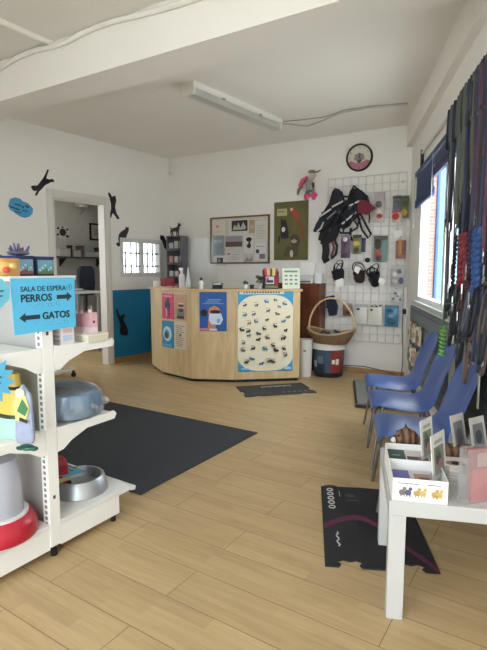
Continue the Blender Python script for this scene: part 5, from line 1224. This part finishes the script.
# budgie seed pouch beside it
o = root('bird_seed_pouch', 'slim pouch with a green and yellow bird at the shelf post', 'pouch', gp_(gx(25.5, -.15, .7), -.155, .58), GA + .5)
b = MB(); b.prism([(-.035, 0), (.035, 0), (.04, .03), (.034, .2), (.0, .25), (-.03, .21), (-.04, .03)], -.012, .012); b.build('pouch', mat((150, 158, 182), .4, var=.2, scale=30), o, bevel=.01)
b = MB(); b.prism([(-.03, .1), (.01, .09), (.03, .15), (.012, .22), (-.02, .23), (-.034, .17)], -.017, -.012); b.build('bird_body', mat((206, 206, 130), .5), o, bevel=.003)
b = MB(); b.prism([(-.02, .14), (.012, .12), (.026, .15), (.004, .19)], -.02, -.017); b.build('bird_wing', mat((60, 116, 66), .5), o)
b = MB(); b.prism(arc(-.004, .215, .02, .018, n=14), -.021, -.016); b.build('bird_head', mat((190, 196, 176), .5), o); b = MB(); b.prism([(-.012, .1), (.02, .09), (.026, .1), (-.01, .115)], -.021, -.017); b.build('perch', mat((50, 40, 36), .5), o)
o = root('green_foil_bag', 'crumpled dark green foil bag lying at the shelf front edge', 'bag', gp_(gx(27, -.2, .58), -.2, .581), GA + .2)
b = MB(); b.ell((0, 0, .012), (.035, .022, .012), 12); b.ell((.03, .006, .009), (.018, .014, .009)); b.ell((-.025, -.008, .008), (.02, .012, .008)); b.build('foil', mat((44, 92, 78), .25, .3, var=.3, scale=30, bump=.5), o, smooth=40)
# feeder with red base on the near base shelf
xf, yf = gx(36, -.17, .2) - .225, -.19
o = root('food_dispenser', 'clear pet feeder tower on a round red base', 'pet feeder', gp_(xf, yf, .161), GA)
MB().lathe([(0, 0), (.15, 0), (.155, .012), (.15, .05), (.13, .085), (.118, .09), (.11, .075), (.0, .07)], 36).build('red_base', mat((176, 32, 52), .3, spec=.5), o, smooth=40)
MB().lathe([(.108, .076), (.118, .09), (.118, .1), (.1, .1), (.1, .076)], 36).build('collar_ring', mat((224, 220, 220), .4), o, smooth=40)
MB().lathe([(0, .085), (.1, .085), (.098, .2), (.088, .3), (.076, .33), (.03, .338), (0, .338)], 32).build('tower', mat((208, 210, 220), .25, trans=.45, var=.02), o, smooth=50)
b = MB(); b.b2(-.03, .04, -.104, -.1, .11, .17); b.m(1).b2(-.02, .03, -.1052, -.104, .135, .145); b.build('label_sticker', [mat((226, 222, 206), .5), mat((80, 72, 70), .6)], o)
# upper far shelf goods: pink bags, white cartons
def fs(px, y): return gx(px, y)
y_ = .14
o = root('white_carton', 'small white printed carton beside the shelf post', 'carton', gp_(gx(62, .1, 1.), .1, .945), GA)
b = MB(); b.b2(-.04, .02, -.02, .05, 0, .09); b.m(1)
for k in range(4): b.b2(-.03, .012, -.021, -.02, .015 + .02 * k, .025 + .02 * k)
b.m(2).b2(.02, .021, -.01, .04, .02, .045); b.m(3).b2(.02, .021, -.01, .04, .055, .075); b.build('carton', [mat((226, 224, 224), .5), mat((196, 176, 190), .5), mat((190, 206, 226), .5), mat((226, 190, 190), .5)], o, bevel=.001)
o = root('cream_box', 'flat cream box under the pink gift bags', 'box', gp_(gx(93, .25, .96), .25, .945), GA)
b = MB(); b.b2(-.16, .02, -.045, .075, 0, .028); b.build('tray', mat((216, 210, 190), .5), o, bevel=.002)
MB().b2(-.163, .023, -.048, .078, .028, .036).build('lid', mat((226, 222, 204), .5), o, bevel=.002)
for k, (px, yy, h, w, lab) in enumerate([(92, .26, .1, .05, 'pink gift bag at the end of the cream box'), (83.5, .27, .09, .045, 'pink gift bag with a dark spot, second from the shelf end'), (78, .285, .085, .04, 'dusky pink gift bag behind the other two')]):
    o = root('gift_bag', lab, 'bag', gp_(gx(px, yy, 1.02) - .01, yy, .981), GA)
    c = ((222, 176, 186), (206, 150, 166), (190, 130, 146))[k]
    b = MB(); b.b2(-w / 2, w / 2, -.02, .02, 0, h); b.m(1).b2(-w / 2 - .0008, w / 2 + .0008, -.0208, .0208, 0, h * .3); b.m(2).b2(w / 2, w / 2 + .001, -.008, .006, h * .5, h * .62); b.build('bag', [mat(c, .5, var=.12, scale=40), mat((226, 206, 206), .5), mat((110, 60, 80), .5)], o, bevel=.001)
    MB().tube([(-.012, -.0, h), (-.01, 0, h + .025), (.01, 0, h + .028), (.013, 0, h)], .003, 6).build('handle', mat((200, 160, 170), .5), o)
    MB().ell((.0, .0, h + .004), (.014, .01, .012)).build('tissue', mat((228, 222, 222), .6), o, smooth=60)
# wrapped pet bed on the far middle shelf
o = root('pet_bed', 'blue pet bed wrapped in crinkled clear plastic on the shelf', 'pet bed', gp_(-.17, .2, .58), GA)
b = MB(); b.lathe([(0, 0), (.125, 0), (.15, .02), (.158, .06), (.15, .105), (.135, .13), (.118, .125), (.11, .095), (0, .075)], 32, sx=1.25, sy=.98); b.build('bed', mat((62, 120, 158), .85, var=.12, scale=30), o, smooth=50)
b = MB(); b.ell((0, 0, .09), (.13, .09, .035)); b.build('cushion', mat((62, 80, 96), .85, var=.3, scale=30), o, smooth=60)
b = MB(); q = random.Random(9); prof = [(.0, .0), (.14, 0), (.168, .02), (.172, .07), (.162, .12), (.13, .142), (.06, .15), (0, .15)]
b.lathe(prof, 40, sx=1.2, sy=.97)
for v in b.bm.verts: v.co += Vector((q.uniform(-1, 1), q.uniform(-1, 1), q.uniform(0, 1))) * .007
b.build('plastic_wrap', clear((246, 249, 252), .18, .13, .15), o, smooth=25)
b = MB(); 
for k in range(8): b.ell((.14 + q.uniform(0, .05), .02 + q.uniform(-.1, .1), .03 + q.uniform(0, .08)), (.03, .02, .02), 6, None, 4)
b.build('gathered_plastic', clear((246, 248, 250), .25, .22, .12), o, smooth=15)
# steel bowl on the far base shelf
xb, yb = gx(83, .29, .2), .29
o = root('pet_bowl', 'wide steel pet bowl with a blue card inside on the base shelf', 'bowl', gp_(xb - .015, yb - .01, .16), GA)
STEEL = mat((190, 194, 198), .42, .95, var=.04)
MB().lathe([(.138, 0), (.143, .004), (.124, .074), (.118, .08), (.11, .078), (.095, .03), (.06, .018), (0, .016), (0, .01), (.11, .008), (.138, 0)], 40).build('bowl', STEEL, o, smooth=40)
o = root('bowl_card', 'blue printed card lying across the steel bowl', 'card', gp_(xb - .085, yb - .05, .268), GA + .15)
b = MB(); b.box((-.01, -.01, .0), (.2, .16, .003), rx=-.18, ry=.1); b.build('card', mat((86, 160, 190), .5), o)
b = MB()
for k in range(3):
    for j in range(4): b.box((-.05 + j * .034, -.028 + k * .026, .0022 - .0045 * k * -1 + -.0034 * (j - 1.5)), (.024, .009, .0012), rx=-.18, ry=.1)
b.build('print', mat((40, 70, 90), .6), o)
o = root('red_food_bag', 'red bag with a black band behind the steel bowl', 'bag', gp_(gx(66, .2, .25) - .02, .17, .16), GA)
b = MB(); b.prism([(-.1, 0), (.03, 0), (.02, .16), (-.005, .19), (-.09, .19)], -.02, .05); b.build('bag', mat((150, 36, 52), .4), o, bevel=.012)
b = MB(); b.b2(-.102, .032, -.022, .052, .03, .07); b.m(1).b2(-.102, .029, -.022, .052, .08, .1); b.build('band', [mat((30, 30, 32), .5), mat((190, 180, 120), .5)], o)
# wire trolley beyond the unit
tp0 = at_z(75, 377); 
o = root('wire_trolley', 'white wheeled wire trolley standing beyond the shelf unit', 'trolley', (tp0.x - .345 * .545, tp0.y - .345 * .839, 0), R(-33))
TW = mat((206, 204, 198), .45)
b = MB(); b.b2(-.55, 0, -.012, .012, .085, .115); b.b2(-.55, 0, .33, .354, .085, .115); b.b2(-.024, 0, 0, .34, .085, .115); b.b2(-.55, -.526, 0, .34, .085, .115); b.build('base_frame', TW, o, bevel=.003)
b = MB(); DW = mat((120, 122, 120), .5, .3)
for k in range(14): b.tube([(-.54 + k * .034, .01, .115), (-.54 + k * .034, .01, .4)], .003, 5)
for k in range(5): b.tube([(-.54, .01, .12 + k * .07), (-.09, .01, .12 + k * .07)], .003, 5)
b.build('wire_side', DW, o)
for x in (-.02, -.53):
    for y in (0, .342):
        b = MB(); b.cyl((x - .01, y, .03), (x + .01, y, .03), .03, None, 16); b.b2(x - .014, x + .014, y - .008, y + .008, .03, .086); b.build('caster', BLACKM, o, smooth=40)

# ------------------------------------------------------------------ back office
def off_uv(px, py, d): return LW.uv(px, py, -d)
flat_px('cow_print', 'white print with black splashes on the office wall', 'picture', OW, (56, 225.5), (69.5, 239), (190, 188, 184), [('e', .5, .5, .26, .3, (36, 36, 38)), ('e', .15, .8, .1, .1, (50, 50, 50)), ('e', .85, .75, .1, .09, (50, 50, 50)), ('e', .12, .3, .09, .1, (50, 50, 50)), ('e', .85, .2, .12, .12, (46, 46, 46)), ('e', .5, .9, .09, .07, (56, 56, 56))], off=.01)
u0, z1 = OW.uv(89, 223); u1, z0 = OW.uv(103, 241)
fr = root('picture_frame', 'black framed certificate on the office wall', 'picture', OW.pt(u0, z0, 0), OW.ang)
w_, h_ = u1 - u0, z1 - z0
b = MB()
for a in ((0, w_, 0, .03), (0, w_, h_ - .03, h_), (0, .03, 0, h_), (w_ - .03, w_, 0, h_)): b.b2(a[0], a[1], -.025, 0, a[2], a[3])
b.build('frame', BLACKM, fr); b = MB(); b.b2(.03, w_ - .03, -.01, 0, .03, h_ - .03); b.m(1).b2(.1, w_ - .1, -.011, -.01, h_ * .3, h_ * .7); b.build('certificate', [mat((176, 174, 166), .5), mat((150, 148, 140), .5)], fr)
u, z = OW.uv(77.5, 202)
o = root('water_heater', 'grey white boiler high on the office wall', 'boiler', OW.pt(u, z - .12, .12), OW.ang)
MB().lathe([(0, 0), (.1, .01), (.115, .04), (.115, .5), (0, .5)], 24).build('tank', mat((186, 184, 178), .5), o, smooth=40)
b = MB(); b.tube([(.06, 0, .0), (.06, .06, -.06), (.04, .11, -.1)], .01, 8); b.build('pipe', mat((150, 146, 140), .5), o, smooth=60); MB().b2(.02, .07, -.13, -.105, .15, .3).build('control_box', mat((130, 128, 124), .5), o)
b = MB(); u, z = OW.uv(79, 225); b.b2(-.04, .04, -.03, 0, -.06, .06); o = tag(b.build('thermostat', mat((186, 182, 176), .5), None, OW.pt(u, z, 0), OW.ang, bevel=.006), 'small thermostat box on the office wall', 'thermostat')
u0, zs = OW.uv(54, 256, .15); u1, _ = OW.uv(101, 258, .15)
sh = root('office_shelf', 'dark wall shelf in the back office', 'shelf', OW.pt(u0, zs - .03, 0), OW.ang)
b = MB(); b.b2(-.3, u1 - u0 + .1, -.28, 0, 0, .025); b.build('board', mat((66, 68, 72), .5), sh)
for x in (.2, 1.0): MB().side([(-.2, 0), (0, 0), (0, -.15)], x, x + .02).build('bracket', DARK, sh)
for k, (px, w, h, d, c, nm, lab) in enumerate([(62, .22, .14, .18, (178, 176, 170), 'storage_box', 'white storage box at the left of the office shelf'), (74.5, .16, .12, .16, (170, 164, 156), 'storage_box', 'cream box in the middle of the office shelf'), (80, .1, .2, .12, (96, 90, 92), 'file_box', 'dark upright file box on the office shelf'), (90, .34, .1, .2, (166, 168, 168), 'letter_tray', 'white letter tray at the right of the office shelf'), (69.5, .05, .2, .1, (50, 52, 54), 'black_bottle', 'black bottle between the office shelf boxes'), (98, .1, .18, .1, (48, 48, 52), 'speaker_box', 'black speaker at the right end of the office shelf')]):
    u, _ = OW.uv(px, 250, .15)
    o = root(nm, lab, nm.replace('_', ' ').split()[-1], OW.pt(u, zs - .005, .15), OW.ang)
    b = MB(); b.b2(-w / 2, w / 2, -d / 2, d / 2, 0, h * .85); b.build('body', mat(c, .5, var=.1), o, bevel=.006)
    MB().b2(-w / 2 - .004, w / 2 + .004, -d / 2 - .004, d / 2 + .004, h * .85, h).build('lid', mat(tuple(int(v * .9) for v in c), .5), o, bevel=.004)
u, z = OW.uv(64, 283, .3)
o = root('radiator', 'white ribbed radiator under the office shelf', 'radiator', OW.pt(u - .35, .15, .05), OW.ang)
b = MB()
for k in range(12): b.b2(k * .075, k * .075 + .05, -.06, 0, 0, 1.0)
b.build('ribs', mat((188, 186, 182), .45), o, bevel=.01)
b = MB(); b.b2(-.01, .9, -.045, -.015, .92, .96); b.b2(-.01, .9, -.045, -.015, .04, .08); b.build('pipes', mat((180, 178, 174), .45), o)
for x in (.03, .83): MB().b2(x, x + .04, -.05, -.01, -.15, 0).build('foot', mat((170, 168, 164), .45), o)
# desk and office chair
DW_ = Wall(LW.pt(0, 0, -1.05), LW.ang)
u0, zd = DW_.uv(60, 292.5); u1, _ = DW_.uv(104, 294)
dk_ = root('office_desk', 'white office desk seen through the doorway', 'desk', DW_.pt(u0 - .3, 0, 0), DW_.ang)
dw = u1 - u0 + .25; 
b = MB(); b.b2(0, dw, 0, .6, zd - .035, zd + .0); b.build('desktop', mat((196, 198, 198), .4), dk_, bevel=.003)
for x in (.02, dw - .05):
    for y in (.02, .54): b = MB(); b.b2(x, x + .04, y, y + .04, 0, zd - .035); b.build('leg', mat((150, 152, 152), .4), dk_)
o = root('desk_laptop', 'grey tray of papers on the office desk', 'papers', DW_.pt(u0 + .35, zd, -.25), DW_.ang)
b = MB(); b.b2(-.25, .2, -.15, .12, 0, .02); b.build('tray', mat((150, 152, 156), .4), o, bevel=.003); MB().box((-.02, -.01, .03), (.36, .2, .012), rz=.1).build('paper', PAPER, o)
CHW = Wall(LW.pt(0, 0, -1.75), LW.ang)
u, z = CHW.uv(87, 268); zt = CHW.uv(87, 266)[1]; ur = CHW.uv(94.5, 280)[0]; ul = CHW.uv(78.5, 280)[0]
oc = root('office_chair', 'dark blue swivel office chair behind the white desk', 'chair', CHW.pt((ul + ur) / 2, 0, 0), CHW.ang)
wch = (ur - ul) / 2; OB = mat((32, 38, 52), .8, var=.15)
b = MB(); b.prism([(-wch * .85, zt - .5), (wch * .85, zt - .5), (wch, zt - .3), (wch * .95, zt - .06), (wch * .7, zt), (-wch * .7, zt), (-wch * .95, zt - .06), (-wch, zt - .3)], -.03, .04); b.build('backrest', OB, oc, bevel=.02)
b = MB(); b.b2(-.24, .24, .02, .46, .42, .5); b.build('seat', OB, oc, bevel=.025)
b = MB(); b.tube([(0, .04, .5), (0, .03, zt - .4)], .025, 8); b.build('back_bar', BLACKM, oc); MB().cyl((0, .22, .08), (0, .22, .42), .03).build('gas_column', BLACKM, oc)
for k in range(5):
    a = 2 * math.pi * k / 5; l = MB().tube([(0, .22, .09), (.28 * math.cos(a), .22 + .28 * math.sin(a), .065)], [.025, .018], 8).build('base_arm', BLACKM, oc); MB().cyl((.28 * math.cos(a) - .012, .22 + .28 * math.sin(a), .028), (.28 * math.cos(a) + .012, .22 + .28 * math.sin(a), .028), .028).build('caster', BLACKM, l)
BXW = Wall(LW.pt(0, 0, -1.35), LW.ang); u, z = BXW.uv(84, 310)
o = root('cardboard_box', 'brown cardboard box under the office desk', 'box', BXW.pt(u, 0, 0), BXW.ang)
b = MB(); b.b2(-.17, .17, -.12, .12, 0, .62); b.build('carton', mat((134, 96, 66), .7, var=.08), o, bevel=.003); MB().b2(-.025, .025, -.121, .121, .62, .622).build('tape', mat((160, 126, 90), .4), o)

# ------------------------------------------------------------------ light: daylight through the glazed front, the windows and the added office window
wd = bpy.data.worlds.new('daylight'); scene.world = wd; wd.use_nodes = True
bg = wd.node_tree.nodes['Background']; bg.inputs[0].default_value = (0.865, 0.94, 1.0, 1); bg.inputs[1].default_value = 1.0
def portal(W, hole, off):
    u0, u1, z0, z1 = hole
    l = bpy.data.lights.new('daylight_portal', 'AREA'); l.shape = 'RECTANGLE'; l.size = u1 - u0; l.size_y = z1 - z0; l.cycles.is_portal = True
    o = bpy.data.objects.new('daylight_portal', l); COL.objects.link(o)
    o.location = W.pt((u0 + u1) / 2, (z0 + z1) / 2, off)
    # area lights shine along local -Z: aim into the room (-n)
    o.rotation_euler = (-W.n).to_track_quat('-Z', 'Y').to_euler()
portal(FW, (0.8, 3.5, 0.05, 2.75), -.19)
portal(RW, RWIN, -.075)
portal(LW, LWIN, -.11)
portal(OW, ADDED_OWIN, -.09)

cam = bpy.data.cameras.new('camera'); co = bpy.data.objects.new('camera', cam); COL.objects.link(co)
co.location = (0, 0, CAMH); co.rotation_euler = (R(90) - PITCH, 0, 0)
cam.sensor_fit = 'VERTICAL'; cam.sensor_height = 24.0; cam.lens = F / 650 * 24.0; cam.clip_start = .02
scene.camera = co
vs = scene.view_settings
scene.display_settings.display_device = 'sRGB'
vs.view_transform = 'Standard'; vs.look = 'None'; vs.gamma = 1.0; vs.use_curve_mapping = False; vs.exposure = 3.15
scene.cycles.use_denoising = True
scene.cycles.diffuse_bounces = 7; scene.cycles.max_bounces = 12; scene.cycles.transparent_max_bounces = 16; scene.cycles.sample_clamp_indirect = 6
